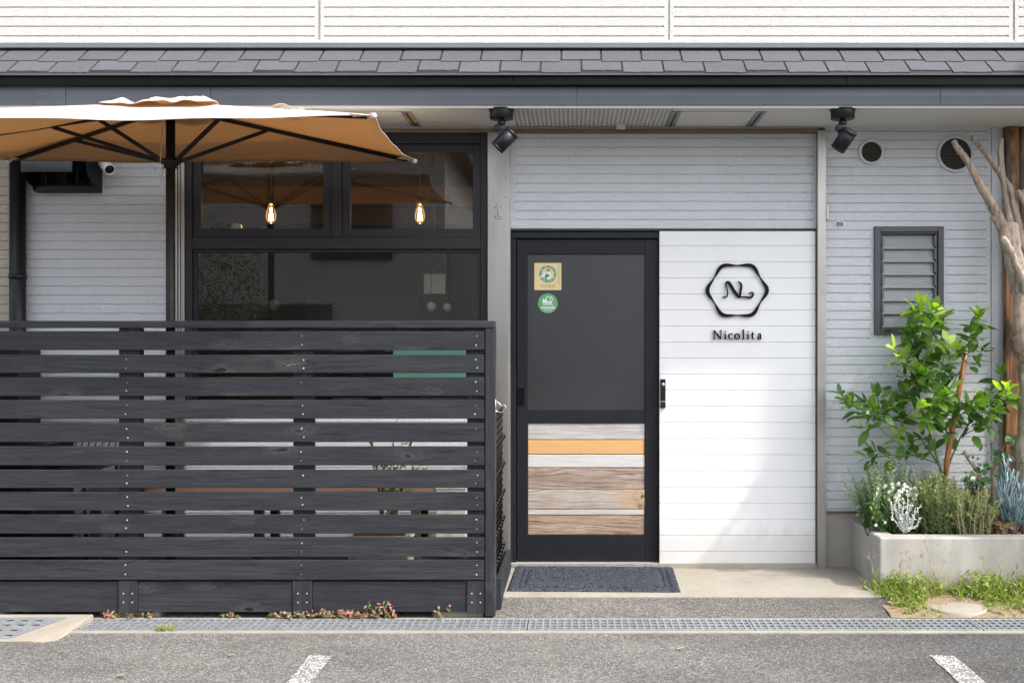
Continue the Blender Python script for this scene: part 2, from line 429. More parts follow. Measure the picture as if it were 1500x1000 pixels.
def m_leaf(name, stops, trans=.35, rough=.35, spec=.5, tcol=(.45, .62, .05)):
    """leaf colours run with the random value stored on each leaf"""
    m = NT(name); rnd = m.rnd(); o = m.obj()
    c = m.ramp(rnd, stops); c = m.mix(m.math('MULTIPLY', m.noise(o, 40, 3), .35), c, m.mix(1.0, c, (.6, .7, .6), 'MULTIPLY'))
    m.set(c, rough, 0, spec)
    t = m.node('ShaderNodeBsdfTranslucent'); m.link(m.mix(1.0, c, tuple(k*3.2 for k in tcol), 'MULTIPLY'), t.inputs['Color'])
    mx = m.node('ShaderNodeMixShader', {0: trans}); m.link(m.b.outputs[0], mx.inputs[1]); m.link(t.outputs[0], mx.inputs[2])
    m.link(mx.outputs[0], m.out.inputs['Surface']); return m.mat
MAT['citrus'] = m_leaf('citrus_leaf', [(0, (.060, .120, .032)), (.3, (.13, .225, .052)), (.6, (.26, .375, .065)), (.82, (.48, .57, .10)), (1, (.60, .67, .20))], .45, .36)
MAT['rosemary'] = m_leaf('rosemary_leaf', [(0, (.10, .14, .055)), (.5, (.25, .30, .12)), (1, (.45, .46, .20))], .2, .6, .3, (.4, .45, .2))
MAT['feather'] = m_leaf('feathery_leaf', [(0, (.10, .15, .085)), (.5, (.22, .29, .17)), (1, (.40, .46, .29))], .2, .6, .3, (.4, .45, .25))
MAT['blue'] = m_leaf('blue_succulent', [(0, (.15, .22, .25)), (.6, (.25, .34, .375)), (1, (.40, .50, .49))], .1, .5, .3, (.3, .4, .45))
MAT['conifer'] = m_leaf('conifer_leaf', [(0, (.015, .055, .05)), (1, (.04, .11, .09))], .1, .6, .3)
MAT['vine'] = m_leaf('vine_leaf', [(0, (.03, .085, .035)), (1, (.11, .22, .07))], .25)
MAT['vine2'] = m_leaf('bright_small_leaf', [(0, (.07, .17, .04)), (1, (.24, .40, .08))], .25)
MAT['silver'] = plain('silver_leaf', (.60, .62, .60), .8, 0, .2)
MAT['petal'] = plain('white_petal', (.74, .74, .64), .7, 0, .2)
MAT['pink'] = m_leaf('pink_flower', [(0, (.35, .05, .10)), (.5, (.62, .30, .38)), (1, (.78, .62, .66))], .2, .6, .3, (.6, .3, .35))
MAT['redleaf'] = m_leaf('reddish_leaf', [(0, (.07, .13, .04)), (.45, (.20, .20, .09)), (.7, (.36, .17, .12)), (1, (.46, .20, .15))], .2, .5, .3, (.5, .25, .15))
MAT['grass'] = m_leaf('grass_blade', [(0, (.06, .11, .02)), (.35, (.17, .26, .045)), (.65, (.34, .36, .10)), (.85, (.46, .38, .20)), (1, (.34, .24, .13))], .3, .6, .3)
MAT['straw'] = plain('dry_stalk', (.42, .33, .21), .8, 0, .2, .3, 20)
MAT['stem'] = plain('green_stem', (.09, .13, .05), .6, 0, .3, .4, 20)
MAT['twig'] = plain('brown_twig', (.19, .13, .08), .75, 0, .3, .4, 20)
MAT['redstem'] = plain('orange_stem', (.36, .13, .05), .6)

def m_drift():
    m = NT('driftwood'); o = m.obj(); rnd = m.rnd()
    g = m.noise(m.map(o, (22, 22, 2.5)), 2.4, 6, .68); b = m.noise(o, 4.5, 5, .6); kn = m.noise(o, 28, 3)
    c = m.mix(m.ramp(g, [(.33, 0), (.66, 1)]), (.13, .085, .055), (.46, .39, .31))
    c = m.mix(m.ramp(b, [(.45, 0), (.7, .75)]), c, m.mix(rnd, (.36, .22, .115), (.55, .50, .44)))
    ck = m.noise(m.map(o, (60, 60, 5)), 2.0, 4, .7)
    c = m.mix(m.ramp(ck, [(.60, 0), (.70, .85)]), c, (.07, .045, .03))
    c = m.mix(m.ramp(kn, [(.66, 0), (.74, .6)]), c, (.09, .055, .035))
    m.set(c, .8, 0, .2); m.bump(m.math('ADD', g, kn), .7, .008); return m.mat
MAT['drift'] = m_drift()

def m_char():
    m = NT('scorched_timber'); o = m.obj(); rnd = m.rnd()
    p = m.add(o, m.comb(m.math('MULTIPLY', rnd, 9.0), 0.0, m.math('MULTIPLY', rnd, 5.0)))
    g = m.noise(m.map(p, (45, 30, 1.6)), 2, 6, .65); b = m.noise(m.map(p, (9, 9, 3)), 1.4, 4, .6)
    c = m.mix(m.ramp(g, [(.35, 0), (.65, 1)]), (.10, .045, .018), (.36, .17, .06))
    c = m.mix(m.ramp(b, [(.42, .95), (.58, 0)]), c, (.028, .014, .008))
    m.set(c, .5, 0, .4); m.bump(g, .35, .003); return m.mat
MAT['char'] = m_char()
MAT['stake'] = NT('stake'); _m = MAT['stake']; _o = _m.obj()
_g = _m.noise(_m.map(_o, (30, 30, 3)), 2, 5, .6); _c = _m.mix(_g, (.17, .055, .018), (.46, .19, .06))
MAT['stake'] = _m.set(_c, .4, 0, .5)

def m_glass(name, ior=1.62, tint=(.74, .75, .75), rough=0.0):
    m = NT(name); m.n.remove(m.b)
    tr = m.node('ShaderNodeBsdfTransparent', {'Color': (*tint, 1)}); gl = m.node('ShaderNodeBsdfGlossy', {'Roughness': rough, 'Color': (1, 1, 1, 1)})
    fr = m.node('ShaderNodeFresnel', {'IOR': ior}); mx = m.node('ShaderNodeMixShader')
    m.link(fr.outputs[0], mx.inputs[0]); m.link(tr.outputs[0], mx.inputs[1]); m.link(gl.outputs[0], mx.inputs[2])
    m.link(mx.outputs[0], m.out.inputs['Surface']); return m.mat
MAT['glass'] = m_glass('window_glass')
MAT['bulbglass'] = m_glass('bulb_glass', 1.3, (.98, .86, .66))
_n = MAT['bulbglass'].node_tree; _e = _n.nodes.new('ShaderNodeEmission'); _e.inputs[0].default_value = (1, .52, .16, 1); _e.inputs[1].default_value = .06   # the lit envelope glows
_a = _n.nodes.new('ShaderNodeAddShader'); _o = _n.nodes['Material Output']; _s = _o.inputs['Surface'].links[0].from_socket
_n.links.new(_s, _a.inputs[0]); _n.links.new(_e.outputs[0], _a.inputs[1]); _n.links.new(_a.outputs[0], _o.inputs['Surface'])
def m_obscure(name, col, rough, scale, strength):
    m = NT(name); o = m.obj(); n = m.noise(o, scale, 2, .5); d = m.noise(o, 3, 3)
    m.set(m.mix(d, tuple(k*.85 for k in col), tuple(k*1.15 for k in col)), rough, 0, .6); m.bump(n, strength, .002); return m.mat
MAT['frost'] = m_obscure('obscured_door_glass', (.017, .0175, .019), .36, 210, .8)
def m_louvre():
    m = NT('patterned_louvre_glass'); o = m.obj(); q_ = m.sep(o)
    def w(op): return m.math('ABSOLUTE', m.math('SINE', m.math('MULTIPLY', m.math(op, q_[0], q_[2]), math.pi/.0135)))
    net = m.math('MINIMUM', w('ADD'), w('SUBTRACT')); d = m.noise(o, 3.5, 3)
    c = m.mix(d, (.14, .155, .16), (.28, .305, .315)); c = m.mix(m.ramp(net, [(.12, .65), (.35, 0)]), c, (.05, .055, .058))
    m.set(c, .16, 0, .6); m.bump(m.math('ADD', net, m.noise(o, 90, 2)), .5, .002); return m.mat
MAT['louvre'] = m_louvre()
MAT['wire'] = plain('glass_wire', (.50, .48, .45), .5, .2)
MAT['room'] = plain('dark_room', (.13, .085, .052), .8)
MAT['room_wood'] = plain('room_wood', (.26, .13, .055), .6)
def emit(name, col, st):
    m = NT(name); m.set((0, 0, 0), .5); m.b.inputs['Emission Color'].default_value = (*col, 1); m.b.inputs['Emission Strength'].default_value = st; return m.mat
MAT['filament'] = emit('filament', (1.0, .60, .22), 110)
MAT['green'] = plain('green_paint', (.05, .14, .10), .5)
MAT['bench'] = plain('bench_wood', (.09, .05, .033), .6, 0, .3, .3, 14)
MAT['ceramic'] = plain('ceramic', (.62, .60, .55), .35)
MAT['house'] = siding_mat('grey_house_siding', (.62, .61, .60))
MAT['hroof'] = plain('house_roof', (.05, .05, .055), .7)
def m_line():
    m = NT('road_paint'); o = m.obj(); v = m.vor(o, 90); n = m.noise(o, 22, 4, .6)
    wear = m.ramp(m.math('ADD', v, m.math('MULTIPLY', n, .6)), [(.50, 0), (.78, 1)])
    m.set(m.mix(wear, (.74, .73, .71), (.16, .155, .15)), .75); m.bump(v, .5, .004); return m.mat
MAT['line'] = m_line()

# ------------------------------------------------------------------ helpers for the building
GZ0, GSP = Z(25, -.32), .0553
def siding(mb, x0, x1, z0, z1, y, zref=0.0, sp=.0553, g=.0042, depth=.0075, m=0, mleft=0, mright=0, dbl=False):
    """lap-board panel with real v grooves between x0+mleft and x1-mright, flat margins beside"""
    if mleft: mb.quad((x0,y,z0),(x0+mleft,y,z0),(x0+mleft,y,z1),(x0,y,z1),m)
    if mright: mb.quad((x1-mright,y,z0),(x1,y,z0),(x1,y,z1),(x1-mright,y,z1),m)
    x0 += mleft; x1 -= mright
    n0 = math.ceil((z0-zref+g)/sp); zs = []; z = z0; prof = [(z0, y)]
    while True:
        zc = zref+n0*sp
        if zc+g >= z1: break
        prof += [(zc-g, y), (zc-g*.35, y+depth), (zc+g*.35, y+depth), (zc+g, y)]
        if dbl: prof += [(zc+g*2.6, y), (zc+g*3.0, y+depth*.35), (zc+g*3.6, y)]
        n0 += 1
    prof.append((z1, y))
    v = []; f = []
    for (zz, yy) in prof: v += [(x0,yy,zz),(x1,yy,zz)]
    for i in range(len(prof)-1): f.append((2*i,2*i+1,2*i+3,2*i+2))
    mb.add(v, f, m)

def frame(mb, x0, x1, z0, z1, w, y0, y1, m=0, wt=None, wb=None):
    wt = w if wt is None else wt; wb = w if wb is None else wb
    mb.box(x0,x0+w,y0,y1,z0,z1,m); mb.box(x1-w,x1,y0,y1,z0,z1,m)
    mb.box(x0+w,x1-w,y0,y1,z1-wt,z1,m); mb.box(x0+w,x1-w,y0,y1,z0,z0+wb,m)

# ================================================================== SETTING
g = MB()
YD0, YD1 = -.967, -1.176           # drain channel
g.quad((-60,YD0,-.057),(60,YD0,-.057),(60,60,-.057),(-60,60,-.057))
prof = [(YD1,-.062),(-2.2,-.078),(-4,-.11),(-9,-.19),(-25,-.3),(-400,-.3)]
for (a,za),(b,zb) in zip(prof,prof[1:]):
    s = 60 if b > -300 else 400
    g.quad((-s,b,zb),(s,b,zb),(s,a,za),(-s,a,za))
g.build('ground', MAT['asphalt'], kind='structure')
ch = MB()
ch.quad((-60,YD0,-.057),(-60,YD0,-.2),(60,YD0,-.2),(60,YD0,-.057)); ch.quad((-60,YD0,-.2),(-60,YD1,-.2),(60,YD1,-.2),(60,YD0,-.2)); ch.quad((-60,YD1,-.2),(-60,YD1,-.062),(60,YD1,-.062),(60,YD1,-.2))
ch.build('drain_channel', MAT['dark'], kind='structure')
p = MB()
p.box(-.404,1.70,-.70,.16,-.12,0.0)
p.build('pavement', MAT['slab'], bevel=.008, kind='structure')
p = MB(); n = 24
pv = []; pf = []
for i in range(n+1):
    x = -.42+(1.69+.42)*i/n
    for k, (y, z) in enumerate(((-.697,-.012),(-.80,-.026),(-.967,-.052))):
        pv.append((x+(random.uniform(-.02,.02) if i == n else 0), y+(random.uniform(-.004,.004) if k == 0 else 0), z))
for i in range(n):
    for k in range(2): pf.append((3*i+k, 3*i+k+1, 3*i+k+4, 3*i+k+3))
p.add(pv, pf); p.build('path', MAT['gravel'], kind='structure')
p = MB(); nx, ny = 40, 10; pv = []; pf = []
for i in range(nx+1):
    for j in range(ny+1):
        x = 1.64+4*i/nx; t = j/ny; y = -.55-(.415)*t
        pv.append((x, y, -.008-.040*t+random.uniform(0,.012)*(0 if j in (0,ny) else 1)))
for i in range(nx):
    for j in range(ny): pf.append((i*(ny+1)+j, i*(ny+1)+j+1, (i+1)*(ny+1)+j+1, (i+1)*(ny+1)+j))
p.add(pv, pf, smooth=True); p.build('soil', MAT['soil'], kind='structure')
for (x0, x1) in ((-1.213,-1.108),(1.634,1.748)):
    p = MB(); pv = []; pf = []; N = 30
    for i in range(N+1):
        y = -1.546-(3.2)*i/N; zz = -.062-.0156*(-1.176-y) if y > -2.2 else -.078-.0178*(-2.2-y)
        j = random.uniform(-.004,.004)
        pv += [(x0+j, y+(.012 if i == 0 else 0), zz+.004),(x1+random.uniform(-.004,.004), y, zz+.004)]
    for i in range(N): pf.append((2*i,2*i+1,2*i+3,2*i+2))
    p.add(pv, pf); p.build('road_marking', MAT['line'], kind='structure')

# ================================================================== BUILDING
B = thing('cafe_building', 'pale grey-blue and white two-storey cafe front with charcoal door and shingled eave', 'building', (0, .5, 0))
# upper storey
YU = -.32
ZU = Z(63, YU)
m = MB(); xs = [-9.0, X(-44,YU), X(468,YU), X(980,YU), X(1485,YU), 9.0]
for a, b in zip(xs, xs[1:]):
    siding(m, a+.006, b-.006, ZU, 5.6, YU, GZ0, GSP, .0050, .008, 0, .022, .022)
    m.quad((b-.006,YU+.006,ZU),(b+.006,YU+.006,ZU),(b+.006,YU+.006,5.6),(b-.006,YU+.006,5.6))
m.box(-9,9,YU-.012,YU+.02,ZU-.016,ZU+.012)
m.build('upper_wall', MAT['siding_w'], B)
m = MB(); m.box(-9,9,YU+.03,8,ZU,5.6); m.build('upper_storey', MAT['siding_w'], B)
# roof: shingles on a 38 degree slope
def slope(t): return (-.62+t, 2.845+.783*t)
nrm = Vector((0,-.617,.787))
roofm = MB(); y0, z0 = slope(0); y1, z1 = slope(.285)
roofm.quad((-9,y0,z0),(9,y0,z0),(9,y1,z1),(-9,y1,z1), 1)
roofm.box(-9,9,-.615,-.50,2.835,2.845,1)
def tab(x0, x1, ta, tb, lift):
    pts = []
    for t, th in ((ta, lift),(tb, lift*.35)):
        y, z = slope(t); pts.append((y-.617*th, z+.787*th))
    (ya,za),(yb,zb) = pts; e = .006; yl, zl = slope(ta)
    jag = []; N = 9
    for i in range(N):
        x = x0+(x1-x0)*i/(N-1); d = random.uniform(-.0025,.0025); jag.append((x, ya+d, za+d*.78))
    v = jag+[(x1,yb,zb),(x0,yb,zb)]+[(q[0],q[1]+.003,q[2]-.0075) for q in jag]
    f = [tuple(range(N+2))]+[(i,N+2+i,N+3+i,i+1) for i in range(N-1)]+[(N-1,2*N+1,N)]+[(0,N+1,N+2)]
    roofm.add(v, f, 0)
for row, (ta, tb) in enumerate(((.0,.135),(.118,.262))):
    x = -9+.113*row; k = row
    while x < 9:
        w = .226+random.uniform(-.002,.002)
        short = (.022, .003, .013, .0)[k % 4]
        tab(x+.0055, x+w-.0055, ta+short+(.004 if row == 0 else 0), tb, .0075 if row == 0 else .008)
        x += w; k += 1
# starter strip under the first course
x = -9
while x < 9:
    y, z = slope(-.006); roofm.obox((x+.45,y+.05,z+.036),(.449,0,0),(0,.052,.041),nrm*.002, 0); x += .9
roof = roofm.build('roof', [MAT['shingle'], MAT['dark']], B)
m = MB(); ya, za = slope(.245); yb, zb = slope(.30)
m.obox((0,(ya+yb)/2-.012,(za+zb)/2+.016),(9,0,0),(0,(yb-ya)/2,(zb-za)/2),nrm*.004)
m.box(-9,9,YU-.022,YU+.03,ZU-.045,ZU-.018); m.box(-9,9,YU-.034,YU+.03,ZU-.058,ZU-.050)
m.build('roof_flashing', MAT['fascia'], roof, bevel=.002)
m = MB()
for (a, b) in ((-9,X(-200,-.6)),(X(-200,-.6),X(752,-.6)),(X(752,-.6),X(1240,-.6)),(X(1240,-.6),9)):
    m.box(a+.0008,b-.0008,-.605-random.uniform(0,.003),-.56,2.786,2.836)
MAT['drip'] = plain('black_drip_edge', (.0035, .0035, .0042), .4, 0, .15)
m.build('drip_edge', MAT['drip'], B, bevel=.003)
m = MB()
js = [-9, X(50,-.58), X(96,-.58), X(308,-.58), X(845,-.58), X(1378,-.58), 9]
for i, (a, b) in enumerate(zip(js, js[1:])):
    d = .004 if i == 1 else random.uniform(0,.0015)
    yf = -.578-d
    m.add([(a+.0012,yf+.004,2.684),(b-.0012,yf+.004,2.684),(b-.0012,yf,2.735),(a+.0012,yf,2.735),(b-.0012,yf+.007,2.783),(a+.0012,yf+.007,2.783),(a+.0012,-.55,2.684),(b-.0012,-.55,2.684),(a+.0012,-.55,2.783),(b-.0012,-.55,2.783)],
          [(0,1,2,3),(3,2,4,5),(0,6,7,1),(0,3,5,8,6),(1,7,9,4,2)])
m.build('fascia', MAT['fascia'], B)
# soffit with ribbed vent section and thin slots
SZ = 2.676
sx0, sx1 = X(748,-.5), X(985,-.3)
m = MB()
m.quad((-9,-.56,SZ),(-9,.05,SZ),(sx0,.05,SZ),(sx0,-.56,SZ)); m.quad((sx1,-.56,SZ),(sx1,.05,SZ),(9,.05,SZ),(9,-.56,SZ))
m.quad((sx0,-.56,SZ+.001),(sx0,.05,SZ+.001),(sx1,.05,SZ+.001),(sx1,-.56,SZ+.001),1)
m.box(-9,9,-.56,-.548,SZ-.006,SZ+.1)
soff = m.build('soffit', [MAT['soffit'], MAT['soffit_rib']], B)
def soffit_slot(x):
    q = MB(); q.box(x-.028,x+.028,-.455,-.075,SZ-.006,SZ-.0005)
    q.box(x-.005,x+.005,-.44,-.09,SZ-.008,SZ-.0062,1)
    q.build('soffit_slot', [MAT['grey_metal'], MAT['dark']], soff, bevel=.001)
for px, py in ((602,172),(986,172),(1107,172)): soffit_slot(X(px,-.26))
q = MB(); q.box(X(560,-.2)-.9,X(600,-.2),-.46,-.456,SZ-.003,SZ-.0004); q.build('soffit_joint', MAT['grey_metal'], soff); q = MB(); q.box(X(992,-.4),X(1098,-.4),-.46,-.455,SZ-.003,SZ-.0004); q.build('soffit_joint', MAT['grey_metal'], soff)
q = MB(); q.box(X(903,-.1),X(916,-.1),-.13,-.10,SZ-.03,SZ-.0005); q.box(X(906,-.1),X(913,-.1),-.135,-.13,SZ-.034,SZ-.02); q.build('wire_clip', MAT['soffit'], soff)
# ground floor siding
XLP, XLW = X(715), X(272)
m = MB(); siding(m, -3.345, -2.425, 0, SZ, 0, Z(459.2), .0553)
siding(m, -2.366, X(715), .0, Z(600)-.002, 0, Z(459.2), .0553)
m.build('left_wall', MAT['siding'], B)
m = MB(); siding(m, -9, -3.437, 0, SZ, 0, Z(459.2), .0553); m.box(-3.437,-3.345,-.004,.02,0,SZ); m.build('beige_wall', MAT['siding_b'], B)
m = MB(); siding(m, X(748), X(1196), Z(335), SZ, 0, Z(322), .0553, mleft=.03, mright=.02)
m.box(X(748),X(1196),-.012,.02,Z(338.5),Z(335),1)
m.build('door_head_wall', [MAT['siding'], MAT['frame']], B)
# right wall round the louvre window
xl, xr, zt, zb_ = X(1280), X(1381), Z(332), Z(490)
m = MB(); zr = Z(468.6); zf = Z(748)
xj = X(1451)
siding(m, X(1209), xl-.022, zf, SZ, 0, zr, .0548, mright=.0); siding(m, xr+.022, xj, zf, SZ, 0, zr, .0548, mright=.02)
siding(m, xl-.022, xr+.022, zf, zb_-.022, 0, zr, .0548); siding(m, xl-.022, xr+.022, zt+.022, SZ, 0, zr, .0548)
for (a, b, c, d) in ((xl-.022,xl,zb_-.022,zt+.022),(xr,xr+.022,zb_-.022,zt+.022),(xl,xr,zt,zt+.022),(xl,xr,zb_-.022,zb_)):
    m.quad((a,0,c),(b,0,c),(b,0,d),(a,0,d))
m.box(xj+.006, X(1467.5), -.004, .02, zf, SZ-.001); m.quad((xj,.005,zf),(xj+.006,.005,zf),(xj+.006,.005,SZ),(xj,.005,SZ))
m.quad((X(1467),.0,zf),(9,0,zf),(9,0,SZ),(X(1467),0,SZ))
m.build('right_wall', MAT['siding'], B)
m = MB(); m.box(X(1209), 9, -.006, .02, zf-.010, zf); m.build('drip_strip', MAT['rust'], B)
m = MB(); m.box(X(1196), 9, .010, .2, -.1, zf-.011); m.box(-9, X(715), .004, .2, -.2, -.001); m.build('foundation', MAT['block'], B, bevel=.003)
# header rail and stainless posts
m = MB(); m.box(X(262), X(1197), -.045, .01, 2.640, 2.662); m.box(X(262), X(1197), -.052, -.0, 2.6625, SZ-.0005, 1)
m.build('header_rail', [MAT['rust'], MAT['steel']], B, bevel=.002)
def hinge(par, x, z, y, w=.026, side=False):
    q = MB()
    if side:
        q.box(x,x+w,y,y+.05,z-.045,z+.045)
    else:
        q.box(x-w,x-.002,y-.004,y,z-.04,z+.04); q.box(x+.002,x+w,y-.004,y,z-.04,z+.04); q.tube([(x,y-.006,z-.03),(x,y-.006,z+.055)],.004,8)
        for sx in (-.016,.016):
            for sz in (-.027,.027): q.lathe((x+sx,y-.004,z+sz),(0,-1,0),[(.004,0),(.003,.002),(0,.0025)],8,1)
    q.build('hinge_plate', [MAT['steel'], MAT['dark']], par, bevel=.001)
def bolts(par, pts, y):
    for (px, py) in pts:
        q = MB(); q.lathe((X(px,y),y,Z(py,y)),(0,-1,0),[(.0042,0),(.0035,.002),(0,.003)],8); q.build('bolt', MAT['chrome'], par)
m = MB(); m.box(-.520,-.392,-.05,.05,-.0,2.64); m.box(-.391,-.383,-.043,.05,0,2.64)
pst = m.build('steel_post', MAT['steel'], B, bevel=.003)
hinge(pst, X(729.5,-.05), Z(311,-.05), -.05, .022); bolts(pst, ((722,290),(741,289),(721,196),(741,260),(721,395),(740,395),(740,487)), -.05)
m = MB(); m.box(X(1198,-.05),X(1210,-.05),-.05,.03,.0,2.65); m.box(X(1195.2),X(1198,-.05)-.0005,-.02,.03,.0,2.64)
pst2 = m.build('steel_post', MAT['steel'], B, bevel=.003)
hinge(pst2, X(1210.5,-.03), Z(311), -.03, .016, True); bolts(pst2, ((1204,428),), -.05)
m = MB(); m.box(X(256),X(263),-.04,.03,0,2.64); m.box(X(263.6),X(266),-.03,.03,0,2.64); m.box(X(266.5),X(272)-.0005,-.022,.03,0,2.64)
m.build('steel_post', MAT['steel'], B, bevel=.002)
# ------- big shop window
wx0, wx1, wz0, wz1 = X(272), X(714.6), Z(600), 2.64
m = MB()
frame(m, wx0, wx1, wz0, wz1, .040, -.012, .07, 0, .060, .04)
zt0, zt1 = Z(365,.0), Z(347.5,.0)
m.box(wx0+.04, wx1-.04, -.008, .07, zt0, zt1)                 # transom
m.box(X(486), X(500), -.006, .07, zt1, wz1-.06)               # mullion
W0 = m.build('window', MAT['frame'], B, bevel=.003)
def sash(a, b, c, d, w, y0):
    q = MB(); frame(q, a, b, c, d, w, y0, y0+.035); q.build('sash_frame', MAT['frame'], W0, bevel=.002)
    q = MB(); q.quad((a+w*.9,y0+.018,c+w*.9),(b-w*.9,y0+.018,c+w*.9),(b-w*.9,y0+.018,d-w*.9),(a+w*.9,y0+.018,d-w*.9))
    q.build('pane', MAT['glass'], W0)
    # wired glass: diamond net inside the pane
    q = MB(); x0, x1, z0_, z1_ = a+w, b-w, c+w, d-w; sp = .0225; t = .00055; y = y0+.0185; H = z1_-z0_; Wd = x1-x0
    for sgn in (1, -1):
        k = 0; u = -H
        while u < Wd:
            # line x = x0+u+s, z = z0+s (sgn 1) or z = z1-s
            s0 = max(0, -u); s1 = min(H, Wd-u)
            if s1 > s0:
                def P(s, o): return (x0+u+s+o, y, (z0_+s) if sgn > 0 else (z1_-s))
                q.quad(P(s0,-t),P(s0,t),P(s1,t),P(s1,-t), 0, random.random())
            u += sp
    q.build('wire_mesh', MAT['wire'], W0)
sash(wx0+.041, X(486)-.001, zt1+.001, wz1-.061, .052, .004)
sash(X(500)+.001, wx1-.041, zt1+.001, wz1-.061, .052, .010)
sash(wx0+.041, wx1-.041, wz0+.041, zt0-.001, .018, .012)
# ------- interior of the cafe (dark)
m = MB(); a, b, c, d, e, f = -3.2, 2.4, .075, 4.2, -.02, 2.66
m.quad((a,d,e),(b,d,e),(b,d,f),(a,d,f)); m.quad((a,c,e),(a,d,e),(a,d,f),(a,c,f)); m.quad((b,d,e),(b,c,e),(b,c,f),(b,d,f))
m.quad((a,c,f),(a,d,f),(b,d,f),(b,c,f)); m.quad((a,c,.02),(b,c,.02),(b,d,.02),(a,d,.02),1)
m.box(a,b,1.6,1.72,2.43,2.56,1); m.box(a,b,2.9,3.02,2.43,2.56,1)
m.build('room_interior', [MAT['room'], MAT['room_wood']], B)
m = MB(); m.box(wx0+.05, wx1-.05, .10, .32, zt1-.02, zt1+.012); m.build('shelf', MAT['room_wood'], B, bevel=.002)
# ------- sliding door
dx0, dx1, dz0, dz1 = X(752,.02), X(964,.02), Z(822,.02), Z(350,.02)
yd = .018
def dx(px): return X(px, yd)
def dz(py): return Z(py, yd)
m = MB()
m.box(dx(757), dx(773), yd, yd+.04, dz0, dz1); m.box(dx(945), dx1, yd, yd+.04, dz0, dz1)
m.box(dx(773), dx(945), yd+.0015, yd+.04, dz(372), dz1); m.box(dx(773), dx(945), yd+.0015, yd+.04, dz(620), dz(600)); m.box(dx(773), dx(945), yd+.0015, yd+.04, dz0, dz(783.4))
m.box(X(748),X(965),-.004,yd+.05,Z(349),Z(340)); m.box(X(748)+.001,dx(756),.004,yd+.05,dz0-.01,Z(349)-.001)
D = m.build('door', MAT['doorframe'], B, bevel=.0025)
m = MB(); m.box(dx(773)-.005, dx(945)+.005, yd+.014, yd+.02, dz(600)-.005, dz(372)+.005); m.build('glass_pane', MAT['frost'], D)
m = MB()
for i, (a, b) in enumerate(((619.6,643.7),(644.5,665.0),(665.9,684.4),(685.2,716.0),(716.7,745.0),(745.8,753.8),(754.6,783.0))):
    yy = yd+.010-random.uniform(0,.006)
    m.box(dx(773)+.001, dx(945)-.001-random.uniform(0,.003), yy, yd+.035, dz(b), dz(a), 0, (.05,.2,.35,.5,.64,.78,.93)[i])
m.build('plank_panel', MAT['plank'], D, bevel=.003)
m = MB(); frame(m, dx(758), dx(768), dz(594), dz(568), .006, yd-.003, yd+.001); m.box(dx(758)+.006, dx(768)-.006, yd-.0006, yd+.0004, dz(594)+.006, dz(568)-.006, 1)
MAT['handle'] = plain('handle_black', (.004,.004,.005), .6, 0, .1)
m.build('pull_handle', [MAT['handle'], MAT['handle']], D, bevel=.001)
m = MB(); m.box(X(745), X(1196), -.03, .06, .0, Z(823.5)); m.box(X(745), X(965), -.032, -.0302, .006, Z(824), 1); m.build('door_sill', [MAT['slab'], MAT['galv']], D, bevel=.002)
# ------- white board panel
yp = -.016
m = MB(); px0, px1 = X(966,yp), X(1194.5,yp)
zs = [Z(338.8)]+[Z(359.9+23.53*k, yp) for k in range(20) if 359.9+23.53*k < 815]+[Z(825.5,yp)]
for z1_, z0_ in zip(zs, zs[1:]):
    m.box(px0, px1, yp-random.uniform(0,.0008), .02, z0_+.0013, z1_-.0013)
m.box(px0+.004, px1-.004, yp+.004, .0195, zs[-1]+.002, zs[0]-.002)
WP = m.build('white_board_panel', MAT['whitepaint'], B, bevel=.0016)
m = MB(); a, b = X(967.3,yp), X(974.6,yp)
m.box(a,b,yp-.016,yp-.001,Z(597,yp),Z(555,yp)); m.box(a+.004,b-.004,yp-.019,yp-.016,Z(586,yp),Z(566,yp),2)
m.lathe(((a+b)/2,yp-.016,Z(563,yp)),(0,-1,0),[(.010,0),(.010,.006),(.006,.008),(0,.008)],16,1)
m.box(a,b,yp-.0175,yp-.016,Z(588.5,yp),Z(587,yp),1)
m.build('door_lock', [MAT['black'], MAT['chrome'], MAT['black_gloss']], WP, bevel=.0015)
# ------- louvre window
m = MB(); frame(m, xl, xr, zb_, zt, .034, -.022, .06); frame(m, xl+.034, xr-.034, zb_+.034, zt-.034, .012, -.008, .06)
LW = m.build('louvre_window', MAT['lframe'], B, bevel=.0025)
ztop, zbot = zt-.052, zb_+.050; nsl = 7; hs = (ztop-zbot)/nsl
for i in range(nsl):
    z0_ = zbot+i*hs; q = MB(); c = Vector(((xl+xr)/2, .012, z0_+hs/2))
    q.obox(c, ((xr-xl)/2-.050,0,0), Vector((0,.003,.0)), Vector((0,.012,hs/2+.005)))
    q.build('glass_slat', MAT['louvre'], LW)
for sx, x in ((1, xl+.0465), (-1, xr-.0465)):
    q = MB()
    for i in range(nsl): q.obox((x+sx*.004,-.004,zbot+i*hs+hs/2+.004),(.006,0,0),(0,.010,0),(0,.004,hs/2-.006))
    q.build('slat_clip', MAT['lframe'], LW)
m = MB(); m.quad((xl,.07,zb_),(xr,.07,zb_),(xr,.07,zt),(xl,.07,zt)); m.build('window_back', MAT['room'], LW)
m = MB(); m.box(xl+.06, xl+.10, -.026, -.020, zb_+.022, zb_+.030); m.build('window_latch', MAT['black'], LW)
# ------- downpipe
m = MB(); m.tube([(X(26,-.06),-.06,.0),(X(26,-.06),-.06,SZ)], .046, 20)
for z in (.6,1.75,2.45): m.lathe((X(26,-.06),-.06,z),(0,0,1),[(.046,0),(.050,.002),(.050,.03),(.046,.032)],20)
m.box(X(34,-.0),X(38),-.02,-.002,0,SZ)
m.build('downpipe', MAT['black'], B)

